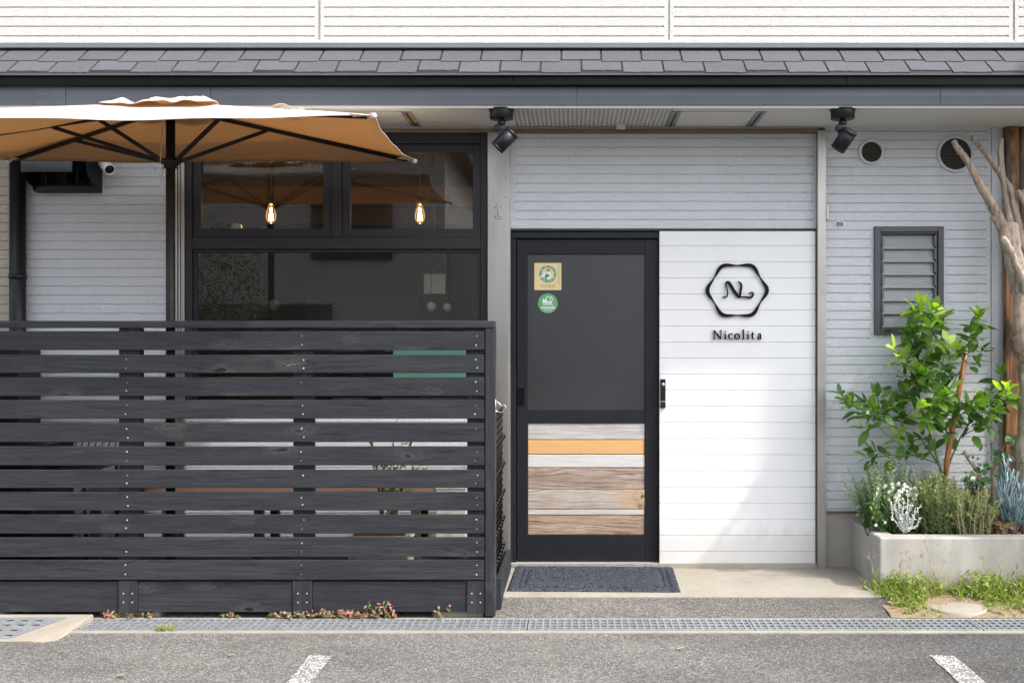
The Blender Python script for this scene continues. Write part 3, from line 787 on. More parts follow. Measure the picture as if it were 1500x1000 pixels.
# ================================================================== FIXTURES ON THE BUILDING
def wall_vent(px, py, ro, ri, label):
    c = W(px, py, 0); t = thing('air_vent', label, 'vent', (c.x, -.004, c.z), 'round air vents on the grey wall')
    q = MB(); q.lathe((c.x,-.0005,c.z),(0,-1,0),[(ro,0),(ro,.008),(ro*.97,.013),(ri*1.06,.015),(ri,.012),(ri,.001)],40); q.build('vent_ring', MAT['siding'], t)
    q = MB(); q.disc((c.x,-.0015,c.z),(0,-1,0),ri,40); q.build('vent_back', MAT['dark'], t)
    for k in range(5):
        z = c.z-ri*.86+ri*.20*k; h = math.sqrt(max(ri*ri-(z-c.z)**2,0))*.96
        if h < .01: continue
        q = MB(); q.obox((c.x,-.006,z),(h,0,0),(0,.004,-.0035),(0,.0006,.0007)); q.build('vent_louvre', MAT['louvreslat'], t)
wall_vent(1276, 223, .080, .062, 'smaller round vent with dark slats high on the grey wall')
wall_vent(1399, 226, .113, .096, 'larger round vent behind the bare branch tips')

def spotlight(px, axis, c2, label):
    y = -.50; x = X(px, y); t = thing('spotlight', label, 'lamp', (x, y, SZ), 'black spotlights under the eave')
    q = MB()
    q.lathe((x,y,SZ-.001),(0,0,-1),[(0,0),(.072,0),(.072,.006),(.066,.009)],28)
    q.lathe((x,y,SZ-.008),(0,0,-1),[(.066,0),(.066,.045),(.062,.047),(.0,.047)],28); 
    q.build('mounting_plate', MAT['black'], t)
    q = MB(); q.lathe((x,y,SZ-.053),(0,0,-1),[(.016,0),(.016,.012),(.022,.014),(.022,.034),(.0,.036)],16)
    ax = Vector(axis).normalized(); c = Vector(c2)
    arm0 = Vector((x-.012,y,SZ-.082)); side = (arm0-c); side = (side-ax*side.dot(ax)).normalized()
    elbow = Vector((x-.022, y, SZ-.105)); q.lathe(elbow-Vector((0,.014,0)),(0,1,0),[(0,0),(.020,0),(.020,.028),(0,.028)],16)
    q.bar(arm0, elbow, .02, .022); q.bar(elbow, c+side*.032, .022, .012, up=(0,1,0))
    q.build('swivel_arm', MAT['black'], t, bevel=.002)
    q = MB(); L = .128; rad = .0425; b = c-ax*L/2
    q.lathe(b, ax, [(0,.006),(rad*.86,.006),(rad*.88,0),(rad,.001),(rad,.010),(rad*.965,.0105),(rad*.965,.0125),(rad,.013),(rad,L-.020),(rad*.965,L-.0195),(rad*.965,L-.0165),(rad*1.0,L-.016),(rad*.98,L-.001),(rad*.9,L),(0,L)],36)
    body = q.build('lamp_can', MAT['black'], t)
    q = MB(); q.disc(b+ax*.004, -ax, rad*.85, 28); q.build('lens', MAT['black_gloss'], body)
spotlight(734.5, (.70,-.02,.70), W(739.3,205.5,-.52), 'black eave spotlight aimed down over the steel post left of the door')
spotlight(1234.5, (.48,-.50,.78), W(1236.5,205.0,-.52), 'black eave spotlight aimed back at the wall near the round vents')

# exhaust hood and camera
hx0, hx1 = X(57), X(150); zt_, zb2 = 2.60, Z(283)
H = thing('exhaust_hood', 'black open-fronted metal exhaust hood under the parasol edge', 'hood', (hx0,0,zb2))
m = MB(); zl = Z(252,-.19)
for x in (hx0, hx1-.006):
    arc = [(-.19, zt_), (-.19, zl-.01), (-.15, zl-.03), (-.11, zl-.06), (-.075, zb2+.03), (-.06, zb2), (0, zb2), (0, zt_)]
    v = [(x,y,z) for y, z in arc]+[(x+.006,y,z) for y, z in arc]; nn = len(arc)
    m.add(v, [tuple(range(nn)), tuple(reversed(range(nn,2*nn)))]+[(i,(i+1)%nn,(i+1)%nn+nn,i+nn) for i in range(nn)])
m.box(hx0+.006,hx1-.006,-.19,-.001,zt_-.004,zt_); m.box(hx0+.006,hx1-.006,-.06,-.054,zb2,zb2+.035)
m.build('hood_shell', MAT['black'], H)
m = MB(); m.box(hx0-.004,hx1-.09,-.198,-.184,zl,zt_+.004); m.build('front_lip', MAT['fascia'], H, bevel=.002)
m = MB(); m.quad((hx0+.006,-.004,zb2),(hx1-.006,-.004,zb2),(hx1-.006,-.004,zt_),(hx0+.006,-.004,zt_)); 
m.box(hx0+.10,hx0+.105,-.12,-.01,zb2+.05,zt_,1); m.box(hx0+.22,hx0+.225,-.12,-.01,zb2+.05,zt_,1); m.box(hx0+.30,hx0+.306,-.14,-.01,zb2+.05,zt_,1)
m.build('duct_opening', [MAT['dark'], MAT['black']], H)
cpos = W(150, 243, -.10)
C = thing('security_camera', 'white bullet security camera beside the exhaust hood', 'camera', (cpos.x, 0, cpos.z))
ax = Vector((.62,-.62,-.48)).normalized(); tip = W(161,249,-.13); bk = tip-ax*.13
m = MB(); m.lathe(bk, ax, [(0,0),(.026,.003),(.033,.015),(.034,.125),(.031,.132),(.029,.130),(.027,.122)],28); m.build('camera_body', MAT['white'], C)
m = MB(); m.disc(tip-ax*.008, ax, .028, 28); m.lathe(tip-ax*.008, ax, [(.016,0),(.014,.004),(.008,.005),(0,.003)],20); m.build('lens', MAT['black_gloss'], C)
m = MB(); m.lathe((bk.x-.035,-.001,bk.z+.012),(0,-1,0),[(.030,0),(.030,.016),(.012,.02),(.012,.05),(0,.055)],20); m.tube([(bk.x-.035,-.05,bk.z+.012),(bk.x-.02,-.065,bk.z+.01),bk+ax*.02],.012,10); m.build('camera_bracket', MAT['white'], C)

# oval plate
c = W(1229.5,328.5,0); m = MB(); oc = [(c.x+.031*math.cos(a),c.z+.021*math.sin(a)) for a in [2*math.pi*k/28 for k in range(28)]]
m.prism(oc, -.006, -.001, 0)
oi = [(c.x+.028*math.cos(a),c.z+.018*math.sin(a)) for a in [2*math.pi*k/28 for k in range(28)]]; m.prism(oi, -.0068, -.0061, 1)
for k, (u, v_, w_, h_) in enumerate(((-.018,.006,.004,.012),(-.008,.005,.004,.013),(.003,.005,.003,.012),(.013,.004,.004,.012),(-.012,-.006,.010,.004),(.004,-.010,.014,.004),(.014,-.006,.008,.003))):
    m.box(c.x+u,c.x+u+w_,-.0075,-.0069,c.z+v_-h_/2,c.z+v_+h_/2,2)
MAT['oval'] = plain('oval_blue', (.17,.25,.33), .4); MAT['navy'] = plain('navy_mark', (.02,.04,.12), .4)
m.build('oval_plate', [MAT['chrome'], MAT['oval'], MAT['navy']], loc=(c.x,0,c.z), label='tiny blue oval enamel plate fixed to the grey wall left of the louvre window', cat='plate')

# ================================================================== SHOP SIGN
SIGN = thing('shop_sign', 'black wavy hexagon emblem with script initials above serif lettering on the white boards', 'sign', (W(1079.5,425.3,yp).x, yp, W(1079.5,425.3,yp).z))
MAT['signblack'] = plain('sign_black', (.006,.006,.0075), .5, 0, .12)
k_ = rr(yp)/PXM/7.1417
sc_x, sc_z = SIGN.location.x, SIGN.location.z
def S(zx, zy): return (sc_x+(zx-425)*k_, sc_z-(zy-395)*k_)
yf, yb = yp-.016, yp-.0075
m = MB(); N = 144; Lf = []; Rt = []
for i in range(N+1):
    th = 2*math.pi*i/N; c6 = math.cos(6*th); rc = 287+16.5*c6+1.5*math.cos(12*th); tk = 28+13*c6-4*math.cos(12*th)*.5
    sx = 1.02; sz = .955
    Lf.append((sc_x+(rc+tk/2)*math.cos(th)*k_*sx, sc_z+(rc+tk/2)*math.sin(th)*k_*sz)); Rt.append((sc_x+(rc-tk/2)*math.cos(th)*k_*sx, sc_z+(rc-tk/2)*math.sin(th)*k_*sz))
m.ribbon(Rt, Lf, yf, yb)
def ST(mb, pts, y0=yf, y1=yb): mb.stroke([(*S(a,b), (w*1.18+2.2)*k_) for a, b, w in pts], y0, y1)
ST(m, [(275,456,6),(284,466,9),(300,469,10),(318,455,9),(325,425,8),(321,390,7),(311,355,7),(305,330,8),(312,311,10)])
ST(m, [(308,318,8),(322,307,16),(345,325,24),(385,390,25),(420,440,24),(442,467,16)])
ST(m, [(430,303,3),(447,309,9),(463,328,14),(467,360,17),(460,400,17),(455,440,16),(455,465,14)])
ST(m, [(436,468,10),(470,463,10),(510,462,11),(540,470,15),(568,467,17),(588,448,14),(592,430,10),(583,417,8),(566,418,8),(555,430,9)])
m.build('emblem', MAT['signblack'], SIGN)
m = MB()
def bar(x0,z0,x1,z1,w): ST(m, [(x0,z0,w),(x1,z1,w)])
# N i c o l i t a, drawn by stroke
bar(184,816,184,902,6); bar(172,902,198,902,4.5); bar(172,815,193,815,4.5); ST(m, [(184,816,10),(254,903,13)]); bar(255,816,255,903,6); bar(242,815,268,815,4.5)
def i_(x):
    bar(x,850,x,902,10); bar(x-11,902,x+11,902,4.5); ST(m, [(x-10,853,2),(x-2,850,6),(x+4,847,3)]); ST(m, [(x-5.5,826,8),(x,826,11),(x+5.5,826,8)])
i_(300)
ST(m, [(377,858,9),(370,850,7),(357,847,5),(342,856,9),(336,875,11),(343,896,9),(358,904,6),(372,900,4),(380,891,2)])
cx, cz = 424, 875.5; ST(m, [(cx+24*math.cos(a), cz-28*math.sin(a), 6.5+4.5*abs(math.cos(a))) for a in [2*math.pi*q/14 for q in range(15)]])
bar(490,808,490,902,10); bar(478,902,502,902,4.5); ST(m, [(479,811,2),(487,808,6),(494,804,3)])
i_(537)
ST(m, [(586,826,4),(585,850,9),(584,885,10),(588,900,8),(597,903,5),(607,897,2)]); bar(573,852,605,852,5)
ST(m, [(643,862,8),(648,852,6),(657,847,6),(666,853,9),(668,870,10),(668,893,9),(672,902,6),(681,898,2)]); ST(m, [(668,870,3),(655,876,6),(644,886,9),(645,898,9),(655,903,6),(668,892,3)])
m.build('lettering', MAT['signblack'], SIGN)

# ================================================================== DOOR STICKERS
MAT['stk'] = plain('cream_sticker', (.62,.48,.24), .35); MAT['stg'] = plain('sticker_green', (.015,.17,.075), .4); MAT['stg2'] = plain('round_green', (.10,.30,.12), .35)
MAT['stw'] = plain('sticker_white', (.74,.76,.76), .4); MAT['stb'] = plain('sticker_pale_blue', (.55,.63,.72), .4)
ys = yd+.014
def rrect(x0,x1,z0,z1,r,n=5):
    o = []
    for cx_, cz_, a0 in ((x1-r,z1-r,0),(x0+r,z1-r,90),(x0+r,z0+r,180),(x1-r,z0+r,270)):
        for k in range(n+1):
            a = R(a0+90*k/n); o.append((cx_+r*math.cos(a),cz_+r*math.sin(a)))
    return list(reversed(o))
def T(zx, zy): return (X(770+zx/10, ys), Z(370+zy/10, ys))
u_ = rr(ys)/PXM/10
m = MB(); x0,z1_ = T(128,152); x1,z0_ = T(523,548)
m.prism(rrect(x0,x1,z0_,z1_,.004), ys-.0022, ys-.0004, 0)
cx, cz = T(325,313)
def ring(mb, cx, cz, r0, r1, y0, y1, mi, n=48, a0=0, a1=360):
    A = [R(a0+(a1-a0)*k/n) for k in range(n+1)]
    mb.ribbon([(cx+r0*math.cos(a),cz+r0*math.sin(a)) for a in A],[(cx+r1*math.cos(a),cz+r1*math.sin(a)) for a in A],y0,y1,mi)
ring(m, cx, cz, 92*u_, 125*u_, ys-.0030, ys-.0023, 1)
for k in range(44):
    a = R(360*k/44+3)
    if k % 11 in (4, 10): continue
    rm = 108.5*u_; dx_, dz_ = math.cos(a), math.sin(a); h = (9 if k % 3 else 7)*u_; w = 2.6*u_
    if k % 4 == 1: w = 4.2*u_
    m.add([(cx+(rm+s*h)*dx_-t*w*dz_, ys-.0034, cz+(rm+s*h)*dz_+t*w*dx_) for s, t in ((-1,-1),(1,-1),(1,1),(-1,1))], [(0,1,2,3)], 2)
def blob(mb, pts, y0, y1, mi): mb.prism([T(a,b) for a,b in pts], y0, y1, mi)
yy0, yy1 = ys-.0038, ys-.0024
blob(m, [(272,290),(296,284),(300,330),(232,362),(212,376),(208,362),(240,330)], yy0, yy1, 3)      # arm
blob(m, [(345,292),(366,300),(378,345),(352,372),(330,360),(322,320)], yy0, yy1, 3)
blob(m, [(312,276),(352,276),(350,300),(335,318),(318,306)], yy0-.0004, yy1, 2)
blob(m, [(290,318),(340,318),(348,340),(334,360),(338,396),(286,396),(284,350)], yy0-.0003, yy1, 1)
blob(m, [(304,362),(350,352),(354,388),(318,398)], yy0-.0007, yy1, 3)
blob(m, [(308,262),(318,244),(335,238),(352,246),(358,262),(366,268),(310,272)], yy0-.0006, yy1, 1)
blob(m, [(318,282),(346,282),(340,304),(326,304)], yy0-.0008, yy1, 3)
# characters in a row below and the small upright line
def marks(mb, x, y, s, pat, mi):
    for (a,b,c_,d) in pat:
        p0 = T(x+a*s,y+b*s); p1 = T(x+c_*s,y+d*s); w = 3.2*u_
        mb.stroke([(*p0,w),(*p1,w)], ys-.003, ys-.0023, mi, 1)
ki = [(0,.3,.35,.3),(.18,0,.18,1),(.18,.4,0,.7),(.5,.05,.95,.05),(.5,.05,.5,.95),(.5,.5,.95,.5),(.7,.5,1,.95)]
ta = [(.05,.1,.95,.1),(.5,.1,.5,.9),(.05,.9,.95,.9),(.05,.1,.05,.9),(.95,.1,.95,.9)]
no = [(.1,.05,.9,.05),(.1,.05,.1,.4),(.9,.05,.9,.4),(.1,.4,.9,.4),(.05,.55,.95,.55),(.2,.7,.9,.7),(.2,.7,.1,1),(.5,.75,.9,1),(.5,.05,.5,.4)]
jo = [(0,.4,.3,.4),(.15,.05,.15,.9),(0,.9,.35,.8),(.45,.05,.95,.05),(.45,.3,.95,.3),(.4,.5,1,.5),(.6,.5,.4,.95),(.85,.55,.75,1)]
for i, pt in enumerate((ki, ta, no, jo)): marks(m, 222+56*i, 470, 38, pt, 1)
for k in range(22):
    z = 185+12.5*k
    marks(m, 480, z, 10, [(0,.2,1,.2),(.5,.2,.4,.9)] if k % 2 else [(0,.1,.9,.1),(.1,.6,1,.6)], 1)
m.build('sticker', [MAT['stk'], MAT['stg'], MAT['stw'], MAT['stb']], loc=(cx,ys,cz), label='square cream sticker with a green ring and a farmer on the dark door glass', cat='sticker')
m = MB(); cx, cz = T(325,742); A = [2*math.pi*k/40 for k in range(40)]
m.prism([(cx+145*u_*math.cos(a),cz-145*u_*math.sin(a)) for a in A], ys-.0022, ys-.0004, 0)
def bx(a,b,c_,d,mi=1):
    p0 = T(a,b); p1 = T(c_,d); m.box(p0[0],p1[0],ys-.0032,ys-.0023,p0[1],p1[1],mi)
for (a,b,c_,d) in ((250,680,268,736),(270,690,284,736),(286,672,300,736),(302,700,322,736),(324,712,340,736),(342,722,384,738)): bx(a,b,c_,d)
def tst(pts): m.stroke([(*T(a,b), w*u_) for a,b,w in pts], ys-.0032, ys-.0023, 1)
tst([(345,655,9),(330,643,9),(308,655,10),(300,685,10),(310,712,9),(335,718,9)])
tst([(372+17*math.cos(a),682-38*math.sin(a),8) for a in [2*math.pi*k/12 for k in range(13)]])
tst([(392,672,5),(400,676,5),(392,688,5),(403,690,5)])
for k in range(15): bx(252+10*k, 746, 258+10*k, 766)
bx(230,790,425,822)
for k in range(9): bx(240+20*k, 796, 250+20*k, 816, 0)
for k in range(11): bx(275+10*k, 840, 281+10*k, 850)
m.build('sticker', [MAT['stg2'], MAT['stw']], loc=(cx,ys,cz), label='round green sticker with white factory and CO2 print below the square sticker', cat='sticker')

# ================================================================== SLAT FENCE AND DECK
YF = -.960
def fz(py): return Z(py, YF)
def fx(px): return X(px, YF)
FX0 = -6.2
F = thing('slat_fence', 'charcoal horizontal slat fence round the terrace with flat top rail and corner post', 'fence', (-2.4, YF, -.05))
m = MB()
rows = [(485,512.7),(519.5,546.2),(552.4,579.8),(586,613.2),(619.8,647.6),(653.8,681.6),(687.8,714.3),(720.3,747.3),(753.3,781),(786.6,815),(819.6,848.6)]
for k, (a, b) in enumerate(rows):
    j = fx((-60, 560, -700, 300, -40, -500, 240, 90, -300, -150, 430)[k]) if k not in (1, 3, 5) else None
    segs = [(FX0, fx(709.6))]
    for (s0, s1) in segs:
        dz_ = random.uniform(-.0012,.0012)
        m.box(s0, s1-random.uniform(0,.003), YF-random.uniform(-.001,.001), YF+.022, fz(b)+dz_, fz(a)+dz_)
m.build('slat_panel', MAT['fence'], F, bevel=.003)
m = MB(); m.box(FX0, fx(724.5), YF-.006, YF+.10, fz(480), fz(469.8)); m.build('top_rail', MAT['fence'], F, bevel=.003)
for (a, b) in ((-140,-108),(175,206),(430,459)):
    m = MB(); a_, b_ = X(a,YF+.03), X(b,YF+.03); m.box(a_, b_, YF+.0225, YF+.075, .137, fz(480)-.001); m.build('post', MAT['fence_v'], F, bevel=.002)
m = MB(); m.box(X(684.5,YF+.03), fx(710.5), YF+.0225, YF+.09, .137, fz(480)-.001); m.box(fx(711), fx(725), YF-.002, YF+.098, -.040, fz(480)-.001); m.build('post', MAT['fence_v'], F, bevel=.002)
sm = None
for px in (185.5, 443, 697.5):
    for (a, b) in rows:
        for py in (a+7.5, b-7.5):
            if px == 185.5 and a < 500 : continue
            if random.random() < .12: continue
            x = fx(px+random.uniform(-2.2,2.2)); z = fz(py+random.uniform(-1,1)); s_ = random.choice((.0022,.0028,.0036,.0042,.0046))
            if sm is None or random.random() < .0:
                q = MB(); q.lathe((0,0,0),(0,-1,0),[(.0042,-.0006),(.0036,.0012),(0,.0016)],8); sm = bpy.data.meshes.new('screw'); sm.from_pydata(q.v,[],q.f); sm.materials.append(MAT['screw'])
            o = bpy.data.objects.new('screw', sm); COL.objects.link(o); o.parent = F; o.location = Vector((x,YF-.0012,z))-F.location; o.scale = (s_/.0042,)*3

DK = thing('wooden_deck', 'low charcoal wooden deck with skirt boards behind the slat fence', 'deck', (-2.4, -.5, -.05))
m = MB(); yy = YF+.105
m_n = 0
while yy < -.03:
    m.box(FX0, -.425, yy, min(yy+.108,-.005), .105, .134); yy += .114
m.build('deck_boards', MAT['fence'], DK, bevel=.003)
m = MB(); jx = [FX0, fx(173), fx(200), fx(428.5), fx(456), fx(684), fx(710.5)]
for a, b in ((FX0, fx(173)-.002),(fx(200.5),fx(428)),(fx(456.5),fx(683.5))):
    m.box(a, b, YF+.012, YF+.04, fz(896.8), fz(852.2))
m.build('skirt_board', MAT['fence'], DK, bevel=.002)
for a, b in ((173,200),(428.5,456),(684,710.2)):
    m = MB(); m.box(fx(a), fx(b), YF+.004, YF+.05, fz(898.5), fz(850.5)); m.build('skirt_post', MAT['fence_v'], DK, bevel=.002)
for a, b in ((173,200),(428.5,456),(684,710.2)):
    for u in (.27,.75):
        for py in (869, 882):
            o = bpy.data.objects.new('screw', sm); COL.objects.link(o); o.parent = DK
            o.location = Vector((fx(a+(b-a)*u), YF+.003, fz(py)))-DK.location
m = MB(); m.add([(-.408,-.86,-.03),(-.380,-.86,-.03),(-.376,-.052,.004),(-.404,-.052,.004),(-.408,-.86,.132),(-.380,-.86,.132),(-.376,-.052,.116),(-.404,-.052,.116)],[(0,3,2,1),(4,5,6,7),(0,1,5,4),(1,2,6,5),(2,3,7,6),(3,0,4,7)])
m.build('side_board', MAT['fence'], DK, bevel=.002)
m = MB()
for a, b in ((-10,6),(154,233),(430,470),(634,708)):
    m.box(X(a,YF+.05), X(b,YF+.05), YF+.052, YF+.25, -.2, .02)
    m.box(X(a,YF+.05), X(b,YF+.05), YF+.45, YF+.65, -.2, .1)
m.build('footing_block', MAT['block'], DK, bevel=.004)

# black plastic trellis closing the deck side, and the hook above it
q = MB(); x = -.43
for k in range(8): q.tube([(x,-.84+.10*k,.14),(x,-.84+.10*k,.98)],.006,6)
for k in range(22): q.tube([(x+.006,-.86,.16+.039*k),(x+.006,-.10,.16+.039*k)],.0045,6)
for k in range(40): q.lathe((x+.012,-.84+.10*(k%8),.17+.16*(k//8)),(1,0,0),[(.014,0),(.012,.01),(0,.014)],8)
q.build('plastic_trellis', MAT['drip'], loc=(x,-.5,.13), label='black plastic lattice gate panel beside the steel post', cat='trellis')
hk = W(731,596,YF+.05); q = MB()
P_ = [W(a,b,YF+.05) for a,b in ((725.5,588),(729,588.5),(732,592),(735,594.5),(738.5,592.5),(741,595.5),(740.5,600.5),(736,603.5),(731,603.5),(727,602.5),(725.8,599))]
q.tube(P_,.0028,8); q.tube([W(725.8,584,YF+.05),W(726,609,YF+.05)],.0035,8)
q.build('gate_hook', MAT['chrome'], loc=hk, label='small bent white wire hook on the side of the fence corner post', cat='hook')

# ================================================================== THINGS ON THE DECK (seen through the gaps)
BZ = .134
bt = thing('garden_bench', 'brown slatted wooden bench against the wall behind the slat fence', 'bench', (X(330,-.3),-.3,BZ))
m = MB(); bx0, bx1 = X(135,-.3), X(640,-.3); zs_ = Z(719,-.45)
for k in range(4): m.box(bx0,bx1,-.52+.10*k,-.43+.10*k,zs_-.03,zs_)
m.build('seat', MAT['bench'], bt, bevel=.003)
for x in (bx0+.08, (bx0+bx1)/2, bx1-.12):
    m = MB(); m.box(x,x+.05,-.50,-.46,BZ,zs_-.031); m.box(x,x+.05,-.19,-.15,BZ,zs_-.031); m.box(x+.01,x+.04,-.459,-.191,zs_-.08,zs_-.04); m.build('leg', MAT['bench'], bt, bevel=.002)
pc = W(568,800,-.60)
P0 = thing('potted_olive', 'slim-leaved olive in a pale square pot on the deck behind the fence', 'potted plant', (pc.x,-.60,BZ))
m = MB(); a, b = X(511,-.68), X(598,-.68); zt_ = Z(784,-.68)
m.box(a,b,-.70,-.44,BZ,zt_-.03); m.box(a-.008,b+.008,-.708,-.432,zt_-.03,zt_); m.box(a+.02,b-.02,-.69,-.45,zt_-.0,zt_+.002,1); m.build('pot', [MAT['ceramic'], MAT['bark']], P0, bevel=.005)

def leaf(mb, base, d, n, L, w, r=None, curl=.15, mi=0, seg=4, fold=.18, tip=1.0):
    d = Vector(d).normalized(); n = Vector(n); n = (n-d*n.dot(d))
    if n.length < 1e-4: n = d.orthogonal()
    n.normalize(); s = d.cross(n); v = []; base = Vector(base)
    for i in range(seg+1):
        t = i/seg; ww = w*.5*(math.sin(math.pi*min(1,t**.85))**.75 if 0 < t < 1 else 0.0)
        c = base+d*(L*t)-n*(curl*L*t*t)
        v += [c+s*ww+n*fold*ww, c, c-s*ww+n*fold*ww]
    f = []
    for i in range(seg):
        a = 3*i
        if i == 0: f += [(1,4,3),(1,5,4)]
        elif i == seg-1: f += [(a,a+1,a+4),(a+1,a+2,a+4)]
        else: f += [(a,a+1,a+4,a+3),(a+1,a+2,a+5,a+4)]
    mb.add(v, f, mi, random.random() if r is None else r, True)
def rv(s=1.0): return Vector((random.uniform(-s,s),random.uniform(-s,s),random.uniform(-s,s)))
m = MB(); st = MB()
for k in range(16):
    b0 = Vector((pc.x+random.uniform(-.05,.05), -.58+random.uniform(-.05,.05), zt_)); tp = W(535+random.uniform(0,95), random.uniform(612,720), -.55+random.uniform(-.1,.15))
    mid = (b0+tp)/2+Vector((0,0,.06)); st.tube([b0,mid,tp],[.005,.0035,.002],5)
    for j in range(13):
        t = .3+.7*j/12; p = b0.lerp(mid,min(1,t*2)) if t < .5 else mid.lerp(tp,(t-.5)*2)
        leaf(m, p, (tp-b0).normalized()+rv(.9), Vector((0,-.5,1))+rv(.5), random.uniform(.04,.06), .013, random.uniform(0,.35), .2, 0, 3)
m.build('foliage', MAT['citrus'], P0); st.build('stem', MAT['twig'], P0)
m = MB(); a, b = X(641,-.30), X(686,-.30); m.box(a,b,-.40,-.12,BZ+.03,Z(717,-.4)); m.box(a-.003,b+.003,-.404,-.116,Z(717,-.4),Z(713,-.4))
m.build('white_cabinet', MAT['ceramic'], loc=((a+b)/2,-.26,BZ), bevel=.006, label='pale storage box standing on the deck near the fence corner', cat='box')
gz0, gz1 = Z(556,-.03), Z(508,-.03); m = MB(); m.box(X(577,-.03), X(683,-.03), -.055, -.035, gz0, gz1); m.box(X(590,-.03), X(670,-.03), -.0575, -.0552, gz0+.05, gz1-.05,1)
m.build('green_board', [MAT['green'], MAT['dark']], loc=(X(630),-.045,gz0), bevel=.002, label='green-edged board hanging on the lower pane of the shop window', cat='board')
# stacked dark wire chair on the left end of the deck
cxm = X(80,-.45); ct = thing('terrace_chair', 'black wire mesh chair at the left end of the deck behind the slats', 'chair', (cxm,-.45,BZ))
m = MB(); zs2 = Z(686,-.45); w_ = .26
for k in range(14): m.tube([(cxm-w_+k*.04,-.66,zs2),(cxm-w_+k*.04,-.24,zs2)],.004,6)
for k in range(11): m.tube([(cxm-w_,-.66+k*.042,zs2+.004),(cxm+w_,-.66+k*.042,zs2+.004)],.004,6)
m.build('seat', MAT['black'], ct)
m = MB()
for k in range(14): m.tube([(cxm-w_+k*.04,-.23,zs2+.05),(cxm-w_+k*.04,-.16,zs2+.12)],.004,6)
m.tube([(cxm-w_,-.24,zs2),(cxm-w_,-.16,zs2+.13),(cxm+w_,-.16,zs2+.13),(cxm+w_,-.24,zs2)],.009,8); m.build('backrest', MAT['black'], ct)
for sx in (-1,1):
    for y in (-.65,-.25):
        q = MB(); q.tube([(cxm+sx*w_,y,zs2),(cxm+sx*(w_+.02),y,BZ)],.010,8); q.build('leg', MAT['black'], ct)
xb = X(-20,-.5); q = MB(); q.box(xb-.5,X(62,-.5),-.62,-.14,BZ+.02,Z(655,-.5)); q.box(xb-.52,X(64,-.5),-.64,-.13,Z(655,-.5)+.001,Z(652,-.5)); q.box(xb-.5,X(66),-.30,-.05,Z(655,-.5)+.005,Z(508,-.2))
for k in range(7): q.box(xb-.45,X(58,-.5),-.623,-.6205,BZ+.07+.06*k,BZ+.085+.06*k,1)
q.build('storage_cupboard', [MAT['black'], MAT['frame']], loc=(xb,-.4,BZ), bevel=.004, label='dark outdoor cupboard at the far left end of the deck', cat='cupboard')

# ================================================================== PARASOL
UX, UY, UT = -2.118, -.86, 2.632
U = thing('parasol', 'beige rectangular market parasol on a dark pole rising from the deck', 'parasol', (UX, UY, BZ))
hx, ynr, yfr, zc = 1.192, -1.47, -.25, 2.436
cor = [Vector((UX+hx,ynr,zc-.006)), Vector((UX+hx,yfr,zc)), Vector((UX-hx,yfr,zc)), Vector((UX-hx,ynr,zc))]
pk = Vector((UX,UY,UT)); m = MB(); NU, NV = 14, 22
for e in range(4):
    a, b = cor[e], cor[(e+1)%4]; inw = (pk-(a+b)/2); inw.z = 0; inw.normalize(); v = []; f = []
    for i in range(NU+1):
        t = i/NU
        for j in range(NV+1):
            s = j/NV; bow = 4*s*(1-s)
            edge = a.lerp(b,s)+inw*(.030*bow)+Vector((0,0,-.004*bow))
            p = pk.lerp(edge,t); p.z -= .018*bow*math.sin(math.pi*t*.8)+.0035*math.sin(s*23+e*2+t*9)*t*t+.004*math.sin(s*9+t*13+e)*bow*t
            v.append(p)
    for i in range(NU):
        for j in range(NV):
            q_ = (i*(NV+1)+j, i*(NV+1)+j+1, (i+1)*(NV+1)+j+1, (i+1)*(NV+1)+j); f.append(tuple(reversed(q_)))
    m.add(v, f, 0, None, True)
cn = m.build('canopy', [MAT['fabric_top'], MAT['fabric_under'], MAT['fabric_top']], U)
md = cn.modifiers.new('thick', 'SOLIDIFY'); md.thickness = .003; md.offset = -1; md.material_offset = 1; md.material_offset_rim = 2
# corner pockets and edge hem
m = MB()
for k, c_ in enumerate(cor):
    inn = (pk-c_).normalized(); sd = inn.cross(Vector((0,0,1))).normalized()
    m.add([c_+inn*.0-Vector((0,0,.005))+sd*.004, c_+inn*.10+sd*.075-Vector((0,0,.012)), c_+inn*.12-Vector((0,0,.02)), c_+inn*.10-sd*.075-Vector((0,0,.012))],[(0,1,2),(0,2,3)],0)
    m.lathe(c_+inn*.02-Vector((0,0,.006)), -inn, [(0,0),(.012,0),(.014,.022),(.006,.03),(0,.031)], 10)
m.build('corner_pocket', MAT['fabric_top'], U)
m = MB(); G = 26; v = []; f = []   # wind vent cap, rumpled
random.seed(21)
bump_ = [(random.uniform(-.3,.3),random.uniform(-.2,.2),random.uniform(.022,.055),random.uniform(-.018,.018)) for _ in range(70)]
for i in range(G+1):
    for j in range(G+1):
        u = -1+2*i/G; w_ = -1+2*j/G; x = u*.285; y = w_*.17
        d = max(abs(u),abs(w_)); z = UT+.026-.060*d**1.4+sum(h*math.exp(-((x-bx_)**2+(y-by_)**2)/(r_*r_)) for bx_,by_,r_,h in bump_)
        z += .020*max(0,u-.55)*math.cos(w_*2) + .006*math.sin(u*11+w_*3)*d
        v.append((UX+.0+x*(1+.03*math.sin(w_*5)), UY+y+.012*math.sin(u*7), z-(.018*max(0,-u))))
for i in range(G):
    for j in range(G): f.append((i*(G+1)+j,(i+1)*(G+1)+j,(i+1)*(G+1)+j+1,i*(G+1)+j+1))
m.add(v, f, 0, None, True); vc = m.build('vent_cap', [MAT['fabric_top'], MAT['fabric_under']], U)
md = vc.modifiers.new('thick', 'SOLIDIFY'); md.thickness = .003; md.offset = -1; md.material_offset = 1
random.seed(5)
m = MB(); c_ = W(421,160,-1.12); G = 10; v = []; f = []   # loose ribbon end lying on the near panel
